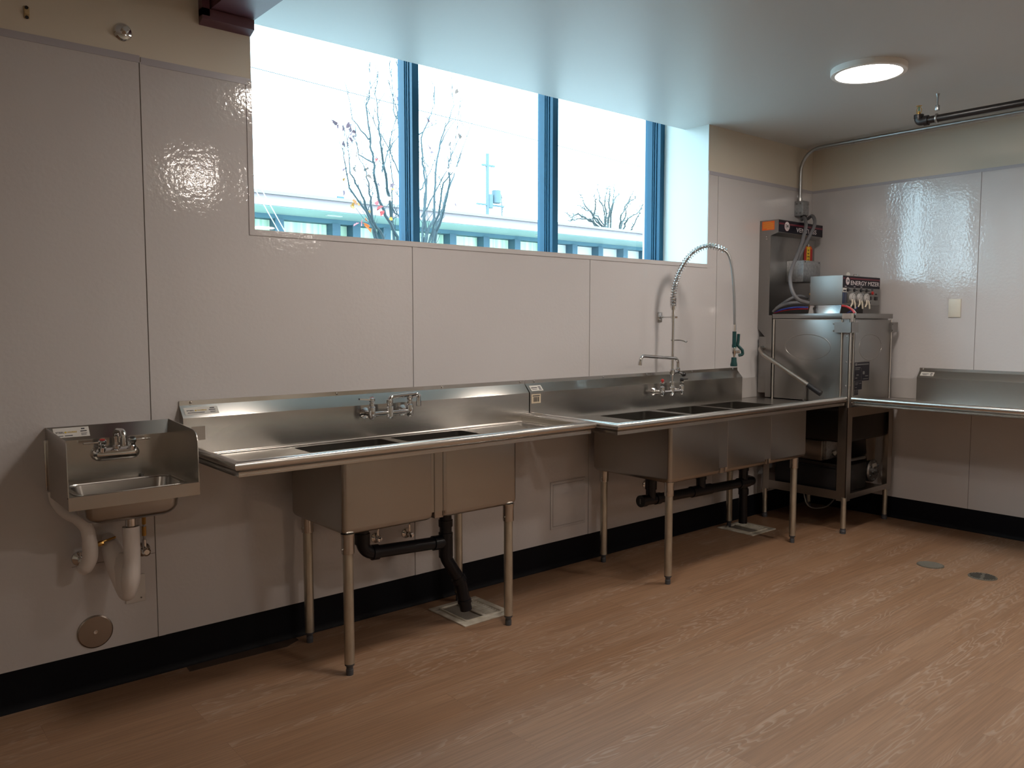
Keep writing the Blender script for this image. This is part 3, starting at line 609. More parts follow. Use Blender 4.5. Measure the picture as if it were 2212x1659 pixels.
def maker_sticker(parent, x0, zo=.012, w=.135, h=.036, up=SLOPE_UP, a=None):
    st, a, N = sticker(parent, x0, zo, w, h, m_label)
    text('STEEL', 'lettering', m_ink, st, a+V(w*.07, 0, 0)+up*h*.46, (1, 0, 0), up, h*.17, w*.22)
    text('WORKS', 'lettering', m_yink, st, a+V(w*.38, 0, 0)+up*h*.46, (1, 0, 0), up, h*.17, w*.27)
    b = B(); b.lathe([(h*.09, 0), (h*.09, .0004)], a+V(w*.335, 0, 0)+up*h*.54, N, 12); b.done('mark', m_yink, st)
    b = B()
    for k, (xx, ww, zz, hh) in enumerate([(.08, .5, .2, .08), (.76, .14, .74, .12), (.72, .2, .50, .10), (.74, .17, .30, .05), (.75, .15, .18, .05)]):
        p = a+V(w*xx, 0, 0)+up*h*zz; b.prism([p, p+V(w*ww, 0, 0), p+V(w*ww, 0, 0)+up*h*hh, p+up*h*hh], N*.0003)
    b.done('small_print', m_ink, st)

# ---- two bowl sink
A = thing('two_bowl_sink', (1.01, -.29, 0), 'stainless steel two bowl sink with drainboards on tubular legs beside the hand sink', 'sink')
B().prism([V(.105, y, z) for y, z in splash_prof()], (1.822, 0, 0)).done('backsplash', m_splash, A)
b = B()
for x in (.15, .80, 1.385, 1.90): b.lathe([(.006, 0), (.005, .003), (0, .004)], (x, -.0075, 1.078), (0, -1, 0), 10)
b.done('screw', m_chrome, A)
holesA = [(.541, .971, -.50, -.095), (1.019, 1.432, -.50, -.095)]
b = sheet_holes(B(), 105e-3, 1.905, -.556, -.05, .866, holesA, .02); b.done('drainboard', m_steel, A)
sweep(B(), [(.1235, -.048), (.1235, -.555), (1.889, -.555), (1.889, -.048)], rim_prof()).done('rolled_rim', m_roll, A)
B().tube([V(.13, -.0535, .8705), V(1.875, -.0535, .8705)], .004, 8).done('cove', m_roll, A)
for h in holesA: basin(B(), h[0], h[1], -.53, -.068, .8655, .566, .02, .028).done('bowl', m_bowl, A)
b = B()
for h in holesA:   # back and front ledges of each opening sit on the bowl walls
    pass
B().box(.973, 1.017, -.5285, -.07, .572, .8655, .001).box(.955, 1.035, -.5292, -.5275, .60, .8655).cyl(V(.9725, -.5295, .578), V(.9725, -.5295, .86), .0022, 8).cyl(V(1.0175, -.5295, .578), V(1.0175, -.5295, .86), .0022, 8).done('bowl_joint', m_bowl, A)
for x, y in ((.573, -.506), (.602, -.098), (1.398, -.506), (1.416, -.095)): leg(A, x, y, .572, .492)
maker_sticker(A, .117)
B().box(.135, .190, -.0506, -.050, .93, .985).done('tape_residue', M('dull tape residue', (.36, .32, .28), .5, .8), A)
def wall_faucet(parent, xl, xr, xm, yw, yb, z, spout, lever_l, lever_r, red=True, zs=1.0):
    """bridge faucet: flanges on the splash, body bar, swing spout and two levers"""
    fa = B()
    for x in (xl, xr):
        fa.lathe([(.026, 0), (.026, .006), (.018, .014), (.013, .018)], (x, yw, z), (0, -1, 0), 24)
        fa.cyl(V(x, yw-.014, z), V(x, yb, z), .012, 16)
        fa.lathe([(.016, -.016), (.017, .0), (.0165, .03), (.012, .036), (.012, .050), (.0095, .052), (.009, .060)], (x, yb, z), (0, 0, 1), 18)
        fa.sphere(V(x, yb, z-.012), .015, 8)
    fa.cyl(V(xl, yb, z), V(xr, yb, z), .0108, 14)
    fa.lathe([(.010, -.026), (.016, -.018), (.016, .026), (.013, .030), (.013, .044), (.0165, .046), (.0165, .060), (.012, .062)], (xm, yb, z), (0, 0, 1), 18)
    f = fa.done('faucet', m_chrome, parent)
    if spout:
        s = B().tube(spout, .0102, 14, fillet=.028)
        e = Vector(spout[-1]); s.cyl(e+V(0, 0, .004), e-V(0, 0, .022), .0125, 14); s.done('spout', m_chrome, f)
    for x, d, cm in ((xl, lever_l, m_red), (xr, lever_r, m_black)):
        if d is None: continue
        d = Vector(d).normalized(); q = V(x, yb, z+.064)
        lv = B().lathe([(.011, -.008), (.014, -.004), (.014, .008), (.009, .012)], q, (0, 0, 1), 16)
        w = d.cross(V(0, 0, 1)).normalized()
        lv.prism([q+w*.008-d*.005+V(0, 0, -.003), q+w*.008+d*.062+V(0, 0, .004), q-w*.008+d*.062+V(0, 0, .004), q-w*.008-d*.005+V(0, 0, -.003)], (0, 0, .007)).done('lever', m_chrome, f)
        B().lathe([(.0075, .0122), (.0075, .0132), (0, .0134)], q, (0, 0, 1), 14).done('index_button', cm, f)
    return f
wall_faucet(A, .918, 1.12, 1.012, -.050, -.118, .985, [V(1.012, -.118, 1.02), V(1.012, -.118, 1.058), V(1.168, -.120, 1.066), V(1.168, -.120, 1.028)], (-1, .1, 0), (1, .1, 0))
def drain_pipe(parent, paths, r, collars, name='drain_pipe', fil=.05):
    b = B()
    for p in paths: b.tube(p, r, 18, fillet=fil)
    for a, c in collars: b.cyl(a, c, r*1.17, 20)
    return b.done(name, m_abs, parent)
YD = -.30
drain_pipe(A, [[V(.755, YD, .575), V(.755, YD, .41), V(1.19, YD, .388)],
               [V(1.192, YD, .575), V(1.192, YD, .31), V(1.262, YD-.02, .19), V(1.286, YD-.03, .05)]], .0285,
           [(V(.755, YD, .50), V(.755, YD, .455)), (V(.80, YD, .4076), V(.83, YD, .406)), (V(1.12, YD, .3915), V(1.16, YD, .3895)), (V(1.192, YD, .49), V(1.192, YD, .46)),
            (V(1.192, YD, .345), V(1.192, YD, .315)), (V(1.192, YD, .43), V(1.192, YD, .345)), (V(1.250, YD-.014, .212), V(1.262, YD-.018, .188)), (V(1.278, YD-.026, .10), V(1.280, YD-.027, .085))], fil=.06)
def stop_valve(x, z, lab, d=.045):
    v = B().lathe([(.026, 0), (.024, .006), (.012, .012), (.009, .014), (.009, d), (.006, d+.002)], (x, -T, z), (0, -1, 0), 22)
    v.lathe([(.014, d), (.015, d+.004), (.012, d+.012), (.004, d+.014)], (x, -T, z), (0, -1, 0), 10).cyl(V(x, -T-d*.7, z), V(x, -T-d*.7, z+.05), .006, 10)
    o = v.done('stop_valve', m_chrome); tag(o, lab, 'valve'); return o
stop_valve(1.165, .372, 'chrome stop valve on the wall in the middle below the two bowl sink')
stop_valve(.995, .378, 'chrome stop valve just right of the black drain elbow under the two bowl sink', .03)
stop_valve(2.948, .381, 'chrome stop valve left of the black drain tee below three bowl sink')
# supply lines up to the faucet
B().tube([V(1.165, -.035, .42), V(1.16, -.030, .62), V(1.12, -.03, .96)], .005, 8).tube([V(.995, -.03, .42), V(.97, -.03, .62), V(.918, -.03, .96)], .005, 8).done('supply_line', m_chrome, A)

# ---- three bowl sink
K = thing('three_bowl_sink', (3.03, -.34, 0), 'stainless steel three bowl sink with spring sprayer faucet, right of the two bowl sink', 'sink')
X0 = 1.934
B().prism([V(X0, y, z) for y, z in splash_prof()], (3.912-X0, 0, 0)).done('backsplash', m_splash, K)
b = B()
for x in (2.0, 2.55, 2.945, 3.40, 3.86): b.lathe([(.006, 0), (.005, .003), (0, .004)], (x, -.0075, 1.078), (0, -1, 0), 10)
b.done('screw', m_chrome, K)
holesB = [(2.405, 2.832, -.60, -.115), (2.898, 3.288, -.60, -.115), (3.338, 3.742, -.60, -.115)]
sheet_holes(B(), X0, 4.137, -.685, -.004, .866, holesB, .02).done('drainboard', m_steel, K)
sweep(B(), [(1.936, -.048), (1.936, -.685), (4.136, -.685)], rim_prof()).done('rolled_rim', m_roll, K)
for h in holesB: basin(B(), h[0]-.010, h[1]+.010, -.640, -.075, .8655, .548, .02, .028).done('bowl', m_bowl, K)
for xa, xb in ((2.843, 2.887), (3.299, 3.327)): B().box(xa, xb, -.6385, -.078, .555, .8655, .001).box(xa-.018, xb+.018, -.6392, -.6375, .585, .8655).done('bowl_joint', m_bowl, K)
for x, y in ((2.432, -.606), (2.462, -.105), (3.690, -.592), (3.715, -.100)): leg(K, x, y, .555, .480)
st, a_, N_ = sticker(K, X0+.018, .006, .085, .038, m_label)
b = B()
for xx, ww, zz, hh in [(.08, .5, .5, .14), (.1, .42, .24, .07), (.68, .22, .62, .14), (.70, .18, .38, .14), (.68, .22, .16, .12)]:
    p = a_+V(.085*xx, 0, 0)+SLOPE_UP*.038*zz; b.prism([p, p+V(.085*ww, 0, 0), p+V(.085*ww, 0, 0)+SLOPE_UP*.038*hh, p+SLOPE_UP*.038*hh], N_*.0003)
b.done('small_print', m_ink, st)
st = B().box(1.945, 2.012, -.0508, -.050, .962, 1.012).done('barcode_sticker', M('cream sticker', (.60, .50, .36), .5), K)
b = B(); rr = random.Random(5); x = 1.958
while x < 2.0:
    w = rr.choice([.0012, .002, .0032]); b.box(x, x+w, -.0512, -.0508, .970, .996); x += w+rr.choice([.0012, .002])
b.box(1.952, 2.004, -.0512, -.0508, 1.0, 1.005).done('barcode', m_ink, st)
# pre rinse faucet
FX, FY, FZ = 3.056, -.118, .972
pr = wall_faucet(K, 2.962, 3.152, FX, -.050, FY, FZ, None, None, None)
B().lathe([(.013, .04), (.015, .05), (.015, .058), (.0075, .062)], (2.962, FY, FZ), (0, 0, 1), 16).lathe([(.013, .04), (.015, .05), (.015, .058), (.0075, .062)], (3.152, FY, FZ), (0, 0, 1), 16).done('bonnet', m_chrome, pr)
B().sphere(V(2.962, FY, FZ+.072), .0105, 8).done('hot_knob', m_red, pr)
q = V(3.152, FY, FZ+.068); B().lathe([(.012, -.006), (.013, .0), (.010, .010), (.004, .012)], q).box(q.x, q.x+.055, q.y-.007, q.y+.007, q.z, q.z+.006, .002).done('lever', m_black, pr)
# add on valve with swing nozzle
av = B().cyl(V(FX, FY, FZ+.04), V(FX, FY, 1.085), .0085, 14).lathe([(.012, 0), (.017, .006), (.017, .03), (.012, .036)], (FX, FY, 1.075), (0, 0, 1), 18)
av.tube([V(FX, FY, 1.09), V(FX+.042, FY-.006, 1.095)], .012, 14).lathe([(.012, 0), (.015, .006), (.015, .026), (.010, .032)], (FX+.045, FY-.006, 1.088), (0, 0, 1), 18).tube([V(FX+.045, FY-.006, 1.09), V(FX+.088, FY-.012, 1.078)], .009, 12)
av = av.done('add_on_valve', m_chrome, pr)
B().lathe([(.012, 0), (.016, .008), (.013, .02), (.006, .024)], V(FX+.084, FY-.012, 1.079), (1, -.15, -.25), 8).done('valve_knob', m_black, pr)
B().tube([V(FX+.045, FY-.006, 1.11), V(FX+.045, FY-.006, 1.176), V(FX-.318, FY-.02, 1.202), V(FX-.330, FY-.02, 1.152)], .0102, 14, fillet=.032).cyl(V(FX-.328, FY-.02, 1.168), V(FX-.331, FY-.02, 1.146), .0125, 14).done('swing_nozzle', m_chrome, pr)
B().cyl(V(FX, FY, 1.10), V(FX, FY, 1.505), .0093, 14).done('riser_pipe', m_chrome, pr)
# wall bracket and finger hook
B().box(3.045, 3.087, -.008, -T, 1.402, 1.464, .004).cyl(V(3.066, -.008, 1.433), V(3.066, -.03, 1.433), .010, 12).cyl(V(3.066, -.01, 1.433), V(FX, FY, 1.433), .005, 12).cyl(V(FX, FY, 1.424), V(FX, FY, 1.442), .0125, 14).cyl(V(FX, FY, 1.433), V(FX+.024, FY-.012, 1.433), .006, 10).done('wall_bracket', m_chrome, pr)
B().cyl(V(FX, FY, 1.285), V(FX, FY, 1.297), .012, 14).tube([V(FX-.016, FY, 1.291), V(FX+.05, FY-.02, 1.290), V(FX+.075, FY-.03, 1.284), V(FX+.088, FY-.035, 1.277), V(FX+.096, FY-.036, 1.283)], .0038, 8, fillet=.01).done('finger_hook', m_chrome, pr)
# spring and hose: a bow in the plane heading out of the wall at 45 degrees
DH = V(.7071, -.7071, 0)
def bow(t): return None
hp = [(0, 1.50), (0, 1.56), (.006, 1.62), (.030, 1.70), (.068, 1.772), (.12, 1.832), (.185, 1.864), (.245, 1.862), (.295, 1.845), (.330, 1.812), (.350, 1.74), (.362, 1.64), (.370, 1.52), (.374, 1.42), (.375, 1.375)]
def cat(P, n):
    out = []
    for i in range(len(P)-1):
        p0 = P[max(i-1, 0)]; p1 = P[i]; p2 = P[i+1]; p3 = P[min(i+2, len(P)-1)]
        for k in range(n):
            t = k/n; out.append(.5*((2*p1) + (p2-p0)*t + (2*p0-5*p1+4*p2-p3)*t*t + (3*p1-p0-3*p2+p3)*t**3))
    out.append(P[-1]); return out
HP = cat([V(FX, FY, 0) + DH*d + V(0, 0, z) for d, z in hp], 10)
B().tube(HP, .0082, 12).done('hose', m_emt, pr)
# spring coil round the first part
acc = [0]
for i in range(1, len(HP)): acc.append(acc[-1] + (HP[i]-HP[i-1]).length)
def at(s):
    for i in range(1, len(HP)):
        if acc[i] >= s: t = (s-acc[i-1])/(acc[i]-acc[i-1]); return HP[i-1].lerp(HP[i], t), (HP[i]-HP[i-1]).normalized()
    return HP[-1], V(0, 0, -1)
Ls = acc[8*10+4]; SD = V(.7071, .7071, 0); sp_ = []; turns_s = 0; s = .0; ph = 0
while s < Ls:
    pitch = .0054 if s < .055 else .0165
    p, t = at(s); u = SD; w = t.cross(u).normalized(); r = .0180
    sp_.append(p + (u*math.cos(ph)+w*math.sin(ph))*r)
    ph += 2*PI/14; s += pitch/14
B().tube(sp_, .0026, 6).cyl(V(FX, FY, 1.488), V(FX, FY, 1.506), .0185, 18).cyl(V(FX, FY, 1.478), V(FX, FY, 1.49), .012, 8).done('spring', m_chrome, pr)
E_ = HP[-1]
B().cyl(E_+V(0, 0, .012), E_-V(0, 0, .03), .0105, 10).done('hose_nut', m_chrome, pr)
sv = B().cyl(E_-V(0, 0, .03), E_-V(0, 0, .125), .0125, 16).cyl(E_-V(0, 0, .11), E_-V(0, 0, .13), .0145, 16).lathe([(.0, 0), (.021, .0), (.022, .010), (.0175, .030), (.0155, .055), (0, .057)], E_-V(0, 0, .245), (0, 0, 1), 18)
lv_ = [E_+DH*.028+SD*.012+V(0, 0, -.045), E_+DH*.026+SD*.012+V(0, 0, -.085), E_+DH*.022+SD*.01+V(0, 0, -.115), E_+DH*.052+SD*.012+V(0, 0, -.145), E_+DH*.056+SD*.012+V(0, 0, -.172), E_+DH*.03+SD*.008+V(0, 0, -.178)]
sv.tube(lv_, .0095, 10, fillet=.01).done('spray_handle', m_green, pr)
B().lathe([(.006, 0), (.007, .03), (.014, .05), (.016, .075), (.012, .085)], E_-V(0, 0, .208), (0, 0, 1), 16).cyl(E_-V(0, 0, .155), E_+DH*.034+SD*.008-V(0, 0, .155), .010, 12).done('spray_valve_body', m_chrome, pr)
# drain manifold
YK = -.32
drain_pipe(K, [[V(2.545, YK, .385), V(3.655, YK, .362), V(3.70, -.22, .36), V(3.70, -.22, .055)], [V(2.625, YK, .555), V(2.625, YK, .39)], [V(3.095, YK, .555), V(3.095, YK, .38)], [V(3.545, YK, .555), V(3.545, YK, .37)]], .029,
           [(V(2.535, YK, .3855), V(2.575, YK, .3845)), (V(2.66, YK, .383), V(2.70, YK, .382)), (V(2.625, YK, .50), V(2.625, YK, .445)), (V(3.095, YK, .50), V(3.095, YK, .445)), (V(3.0, YK, .376), V(3.19, YK, .372)), (V(3.545, YK, .50), V(3.545, YK, .445)), (V(3.49, YK, .366), V(3.60, YK, .364)), (V(3.70, -.22, .25), V(3.70, -.22, .29))], fil=.05)
B().box(2.533, 2.537, YK-.004, YK+.004, .37, .40).done('plug_mark', m_grey, K)

# ---- polished guard sheets on the walls beside the dishwasher
e = B().box(3.932, 4.205, -.0065, -.0045, .868, 1.008).done('wall_guard', m_guard); tag(e, 'polished steel sheet on back wall between the three bowl sink splash and dishwasher', 'steel sheet')
e = B().box(XC-.0065, XC-.0045, -.845, -.655, .868, 1.008).done('wall_guard', m_guard); tag(e, 'polished steel sheet on right wall between the dishwasher and dish table splash', 'steel sheet')

# ---- clean dish table on the right wall
D = thing('dish_table', (4.5, -2, 0), 'stainless steel dish table running along the right wall from the dishwasher', 'dish table')
YE = -3.1
B().prism([V(XC+y, -.852, z) for y, z in splash_prof()], (0, YE+.852, 0)).done('backsplash', m_steel, D)
B().box(4.14, XC-.004, YE, -.728, .862, .866).done('table_top', m_steel, D)
sweep(B(), [(4.160, -.722), (4.160, YE)], [(o, z) for o, z in rim_prof()]).done('rolled_rim', m_roll, D)
b = B()
for y in (-.875, -1.5, -2.1): b.lathe([(.006, 0), (.005, .003), (0, .004)], (XC-.0075, y, 1.078), (-1, 0, 0), 10)
b.done('screw', m_chrome, D)
SU = V(.042, 0, .045).normalized(); a = V(XC-.049, -.868, 1.0235)+SU*.014; Nn = V(0, -1, 0).cross(SU)
st = B().prism([a+Nn*.0004, a+V(0, -.088, 0)+Nn*.0004, a+V(0, -.088, 0)+SU*.034+Nn*.0004, a+SU*.034+Nn*.0004], Nn*.0008).done('sticker', m_label, D)
b = B()
for xx, ww, zz, hh in [(.12, .5, .45, .12), (.2, .3, .2, .08), (.74, .16, .6, .16), (.72, .18, .35, .12), (.76, .14, .14, .1)]:
    p = a+Nn*.0014+V(0, -.088*xx, 0)+SU*.034*zz; b.prism([p, p+V(0, -.088*ww, 0), p+V(0, -.088*ww, 0)+SU*.034*hh, p+SU*.034*hh], Nn*.0003)
b.done('small_print', m_ink, st)
for x in (4.22, 4.78): leg(D, x, -2.9, .86, .78)

# ---- hand sink
H = thing('hand_sink', (-.152, -.17, .70), 'small wall hung stainless hand sink with side splashes at the left', 'hand sink')
hx0, hx1, hyf = -.368, .064, -.335
B().prism([V(hx0+.002, y, z) for y, z in [(-.004, 1.019), (-.007, 1.019), (-.040, .970), (-.040, .812), (-.004, .80)]], (hx1-hx0-.004, 0, 0)).done('backsplash', m_splash, H)
for x, nm in ((hx0, 'side_splash'), (hx1-.003, 'side_splash')):
    pts = [(-.004, 1.020), (-.285, 1.006), (-.308, 1.000), (-.324, .988), (-.332, .968), (hyf, .772), (-.004, .772)]
    if x < 0: pts = [(-.004, 1.020), (-.312, 1.006), (-.326, 1.000), (-.331, .988), (hyf, .772), (-.004, .772)]
    B().prism([V(x, y, z) for y, z in pts], (.003, 0, 0)).done(nm, m_steel, H)
B().box(hx0-.006, hx0, -.012, -.003, .79, .975, .001).done('mounting_flange', m_polish, H)
hole = [(-.325, .022, -.305, -.105)]
b = sheet_holes(B(), hx0+.003, hx1-.003, hyf, -.040, .812, hole, .045); b.done('deck', m_steel, H)
basin(B(), -.325, .022, -.305, -.105, .8125, .695, .045, .05, .003, .012).done('bowl', m_bowl, H)
# raised rim bead round the opening and the front skirt
rr_ = rrect(-.337, .034, -.317, -.093, .05, .8135)
B().tube(rr_+[rr_[0]], .0035, 6).done('rim_bead', m_steel, H)
B().prism([V(hx0, y, z) for y, z in [(hyf-.002, .816), (hyf-.002, .770), (hyf+.001, .770), (hyf+.001, .811), (hyf+.012, .811), (hyf+.010, .8165)]], (hx1-hx0, 0, 0)).done('front_skirt', m_steel, H)
# sticker on the sloped top
US = V(0, .033, .049).normalized(); NS = V(1, 0, 0).cross(US); a = V(-.345, -.0385, .9725)+US*.010; w_, h_ = .118, .040
st = B().prism([a+NS*.0004, a+V(w_, 0, 0)+NS*.0004, a+V(w_, 0, 0)+US*h_+NS*.0004, a+US*h_+NS*.0004], NS*.0008).done('sticker', m_label, H)
text('STEEL', 'lettering', m_ink, st, a+NS*.0014+V(w_*.06, 0, 0)+US*h_*.44, (1, 0, 0), US, h_*.17, w_*.23)
text('WORKS', 'lettering', m_yink, st, a+NS*.0014+V(w_*.38, 0, 0)+US*h_*.44, (1, 0, 0), US, h_*.17, w_*.27)
B().lathe([(h_*.09, 0), (h_*.09, .0004)], a+NS*.0014+V(w_*.335, 0, 0)+US*h_*.52, NS, 12).done('mark', m_yink, st)
b = B()
for xx, ww, zz, hh in [(.1, .16, .14, .06), (.3, .22, .14, .08), (.78, .1, .74, .12), (.75, .18, .5, .1), (.76, .17, .3, .05), (.76, .15, .16, .05)]:
    p = a+NS*.0014+V(w_*xx, 0, 0)+US*h_*zz; b.prism([p, p+V(w_*ww, 0, 0), p+V(w_*ww, 0, 0)+US*h_*hh, p+US*h_*hh], NS*.0003)
b.done('small_print', m_ink, st)
# faucet: rounded body block, gooseneck, two levers
fx, fz = -.146, .916
def caps(x, r, z, y, k=1.): return [V(x, y, z) for _ in ()]
fb = B()
rg = []
for y, g_ in ((-.0402, .024), (-.056, .026), (-.074, .0225), (-.084, .015), (-.087, .006)):
    ring = []
    for cx, a0 in ((fx+.056, -PI/2), (fx-.056, PI/2)):
        for k in range(13): t = a0+PI*k/12; ring.append(V(cx+math.cos(t)*g_, y, fz-.004+math.sin(t)*g_))
    rg.append(ring)
fb.rings(rg)
for x in (fx-.052, fx+.052): fb.lathe([(.015, 0), (.013, .016), (.011, .018), (.011, .026), (.013, .028)], (x, -.072, fz+.008), (0, -.25, 1), 16)
fb.lathe([(.016, 0), (.016, .012), (.0125, .014), (.0125, .024)], (fx, -.066, fz+.012), (0, 0, 1), 16)
fb = fb.done('faucet', m_chrome, H)
B().tube([V(fx-.002, -.066, fz+.030), V(fx-.002, -.066, fz+.082), V(fx+.004, -.150, fz+.086), V(fx+.004, -.150, fz+.048)], .0098, 14, fillet=.03).cyl(V(fx+.004, -.150, fz+.062), V(fx+.004, -.150, fz+.034), .0125, 14).done('spout', m_chrome, fb)
for x, d, cm in ((fx-.052, -1, m_red), (fx+.052, 1, m_black)):
    q = V(x, -.080, fz+.038)
    B().lathe([(.012, -.004), (.0145, .0), (.0145, .010), (.010, .014)], q, (0, -.25, 1), 16).box(x+min(d*.064, -d*.010), x+max(d*.064, -d*.010), q.y-.006, q.y+.006, q.z+.002, q.z+.009, .002).done('lever', m_chrome, fb)
    B().lathe([(.0095, .0142), (.0095, .016), (0, .0165)], q, (0, -.25, 1), 16).done('index_button', cm, fb)
# waste, insulated trap cover, insulated hot supply and bare cold supply
B().lathe([(.024, .0), (.026, -.004), (.026, -.014), (.018, -.016), (.018, -.045), (.024, -.047), (.024, -.062), (.019, -.064)], (-.137, -.185, .702), (0, 0, 1), 20).done('drain_tailpiece', m_chrome, H)
xx = -.137
tc_ = B().tube([V(xx, -.185, .655), V(xx, -.186, .60)], [.029, .029], 20, cap=False)
b = tc_
b.tube(cat([V(xx, -.186, .602), V(xx-.001, -.186, .53), V(xx-.005, -.180, .47), V(xx-.010, -.172, .42), V(xx-.014, -.160, .398), V(xx-.020, -.140, .410), V(xx-.026, -.115, .46), V(xx-.034, -.088, .52), V(xx-.042, -.060, .572), V(xx-.046, -.03, .60)], 4), [.029, .029, .029, .029, .0295, .030, .031, .032, .033, .033, .032, .030, .028, .027, .026, .026, .026, .026, .026, .026, .0265, .028, .030, .032, .034, .036, .037, .037, .037, .037, .036, .034, .030, .026, .022, .018, .014][:37], 20)

web = []
for z_, xv, yv, xa, ya, r_ in [(.545, -.000, -.170, -.030, -.085, .006), (.530, -.001, -.178, -.034, -.088, .018), (.50, -.003, -.182, -.033, -.098, .0265), (.46, -.006, -.179, -.027, -.114, .0285), (.43, -.009, -.174, -.023, -.130, .028), (.41, -.012, -.168, -.020, -.142, .027), (.395, -.014, -.162, -.017, -.150, .022), (.383, -.015, -.158, -.016, -.154, .012)]:
    A_, B_ = V(xx+xv, yv, z_), V(xx+xa, ya, z_); d_ = (B_-A_).normalized(); n_ = V(-d_.y, d_.x, 0); ring = []
    for cc, a0 in ((B_, -PI/2), (A_, PI/2)):
        for k in range(9): t_ = a0+PI*k/8; ring.append(cc + d_*math.cos(t_)*r_ + n_*math.sin(t_)*r_)
    web.append(ring)
b.rings(web)
b.done('trap_cover', m_wrap, H)
B().tube(cat([V(-.352, -.032, .790), V(-.345, -.040, .748), V(-.322, -.070, .712), V(-.290, -.105, .690), V(-.268, -.118, .655), V(-.262, -.122, .60), V(-.262, -.120, .55), V(-.272, -.105, .515), V(-.283, -.09, .498)], 4), [.022]*12+[.024]*8+[.026]*10+[.022]*3, 16).done('supply_cover', m_wrap, H)
def flanged(x, z, dz): return B().lathe([(.029, 0), (.027, .006), (.016, .014), (.012, .016), (.012, .04), (.016, .044), (.016, .054), (.010, .058)], (x, -T, z), (0, -1, 0), 24).cyl(V(x, -.03, z), V(x, -.03, z+dz), .008, 12)
o = flanged(-.272, .520, .03).done('stop_valve', m_chrome); tag(o, 'chrome stop valve partly behind the white supply cover left under hand sink', 'valve')
o = flanged(-.050, .514, .045).done('stop_valve', m_chrome); tag(o, 'chrome stop valve right of the white trap cover under hand sink', 'valve')
B().tube([V(-.05, -.03, .555), V(-.052, -.04, .62), V(-.056, -.055, .82)], .0052, 10).done('supply_line', m_emt, H)
B().cyl(V(-.050, -.031, .575), V(-.0512, -.037, .612), .0082, 10).cyl(V(-.052, -.04, .622), V(-.053, -.045, .65), .0075, 6).done('brass_fitting', m_brass, H)
B().tube([V(-.262, -.12, .588), V(-.17, -.10, .603)], .004, 8).lathe([(.003, 0), (.010, .016), (.010, .03), (.006, .034)], (-.245, -.115, .588), (1, .15, .12), 8).done('thermometer_stub', m_brass, H)
e = B().box(-.30, -.002, -.0035, -T, .4895, .4915).done('trim_2', m_gap); tag(e, 'thin dark joint line behind the traps', kind='structure')

FLEX1 = [(4.58, -0.1, 2.169), (4.452, -0.19, 2.1), (4.379, -0.22, 2.027), (4.305, -0.24, 1.94), (4.215, -0.26, 1.854), (4.121, -0.28, 1.753), (4.079, -0.3, 1.678), (4.067, -0.33, 1.602), (4.095, -0.36, 1.552), (4.171, -0.385, 1.534)]
FLEX2 = [(4.654, -0.12, 2.187), (4.589, -0.18, 2.139), (4.537, -0.2, 2.083), (4.483, -0.2, 2.02), (4.441, -0.19, 1.952), (4.405, -0.18, 1.891), (4.404, -0.16, 1.843)]

# ================================================================== DISHWASHER
W_ = thing('dishwasher', (4.45, -.40, 0), 'corner stainless hood dishwasher with a long lift handle and control box on top', 'dishwasher')
m_hood = steel('dull stainless hood', (.31, .30, .29), .34, .5); m_boxst = steel('satin stainless box', (.33, .325, .315), .5)
m_under = M('dark steel tank', (.05, .045, .042), .4, .9)
m_framest = steel('stainless frame', (.42, .38, .34), .32)
def foot_leg(x, y):
    l = B().cyl(V(x, y, .035), V(x, y, .24), .0175, 18).done('leg', m_legs, W_)
    B().lathe([(.019, 0), (.020, .018), (.017, .022), (.017, .036)], (x, y, 0), (0, 0, 1), 18).done('foot', m_foot, l)
for x, y in ((4.150, -.690), (4.762, -.680), (4.172, -.085), (4.735, -.108)): foot_leg(x, y)
def post(x0, x1, y0, y1, z0, z1, sx, sy):
    """angle section post: two flanges meeting at the outer corner"""
    b = B(); t = .003
    xo, yo = (x0 if sx < 0 else x1), (y0 if sy < 0 else y1)
    b.box(*((xo, xo+t) if sx < 0 else (xo-t, xo)), y0, y1, z0, z1).box(x0, x1, *((yo, yo+t) if sy < 0 else (yo-t, yo)), z0, z1)
    return b.done('frame_post', m_framest, W_)
post(4.140, 4.205, -.704, -.640, .215, .842, -1, -1)
post(4.730, 4.795, -.704, -.640, .215, .842, 1, -1)
post(4.140, 4.190, -.135, -.085, .215, .842, -1, 1)
post(4.730, 4.780, -.135, -.085, .215, .842, 1, 1)
B().box(4.141, 4.144, -.642, -.13, .222, .280).box(4.2, 4.735, -.703, -.700, .225, .262).box(4.144, 4.79, -.70, -.09, .235, .238).done('bottom_shelf', m_framest, W_)
B().prism([V(4.141, -.642, .452), V(4.141, -.13, .462), V(4.141, -.13, .446), V(4.141, -.642, .436)], (.02, 0, 0)).done('side_rail', m_under, W_)
B().box(4.2, 4.735, -.703, -.70, .775, .842).done('front_skirt', m_framest, W_)
B().box(4.165, 4.77, -.685, -.12, .60, .858, .02, 3).done('wash_tank', m_under, W_)
B().box(4.17, 4.60, -.62, -.16, .2395, .425, .012).done('pump_housing', m_black, W_)
bx = B().box(4.24, 4.42, -.475, -.20, .448, .588, .004).done('booster_tank', m_framest, W_)
B().box(4.26, 4.46, -.50, -.476, .46, .60, .002).done('tank_front', m_jbox, bx)
B().cyl(V(4.24, -.335, .555), V(4.20, -.335, .555), .012, 12).done('thermostat_knob', m_legs, bx)
B().lathe([(.019, 0), (.019, .012), (.016, .014), (.016, .013), (0, .013)], (4.352, -.502, .497), (-.3, -1, 0), 22).done('temperature_gauge', m_chrome, bx)
B().lathe([(.0155, .0135), (.0155, .0145), (0, .0145)], (4.352, -.502, .497), (-.3, -1, 0), 22).done('gauge_face', m_label, bx)
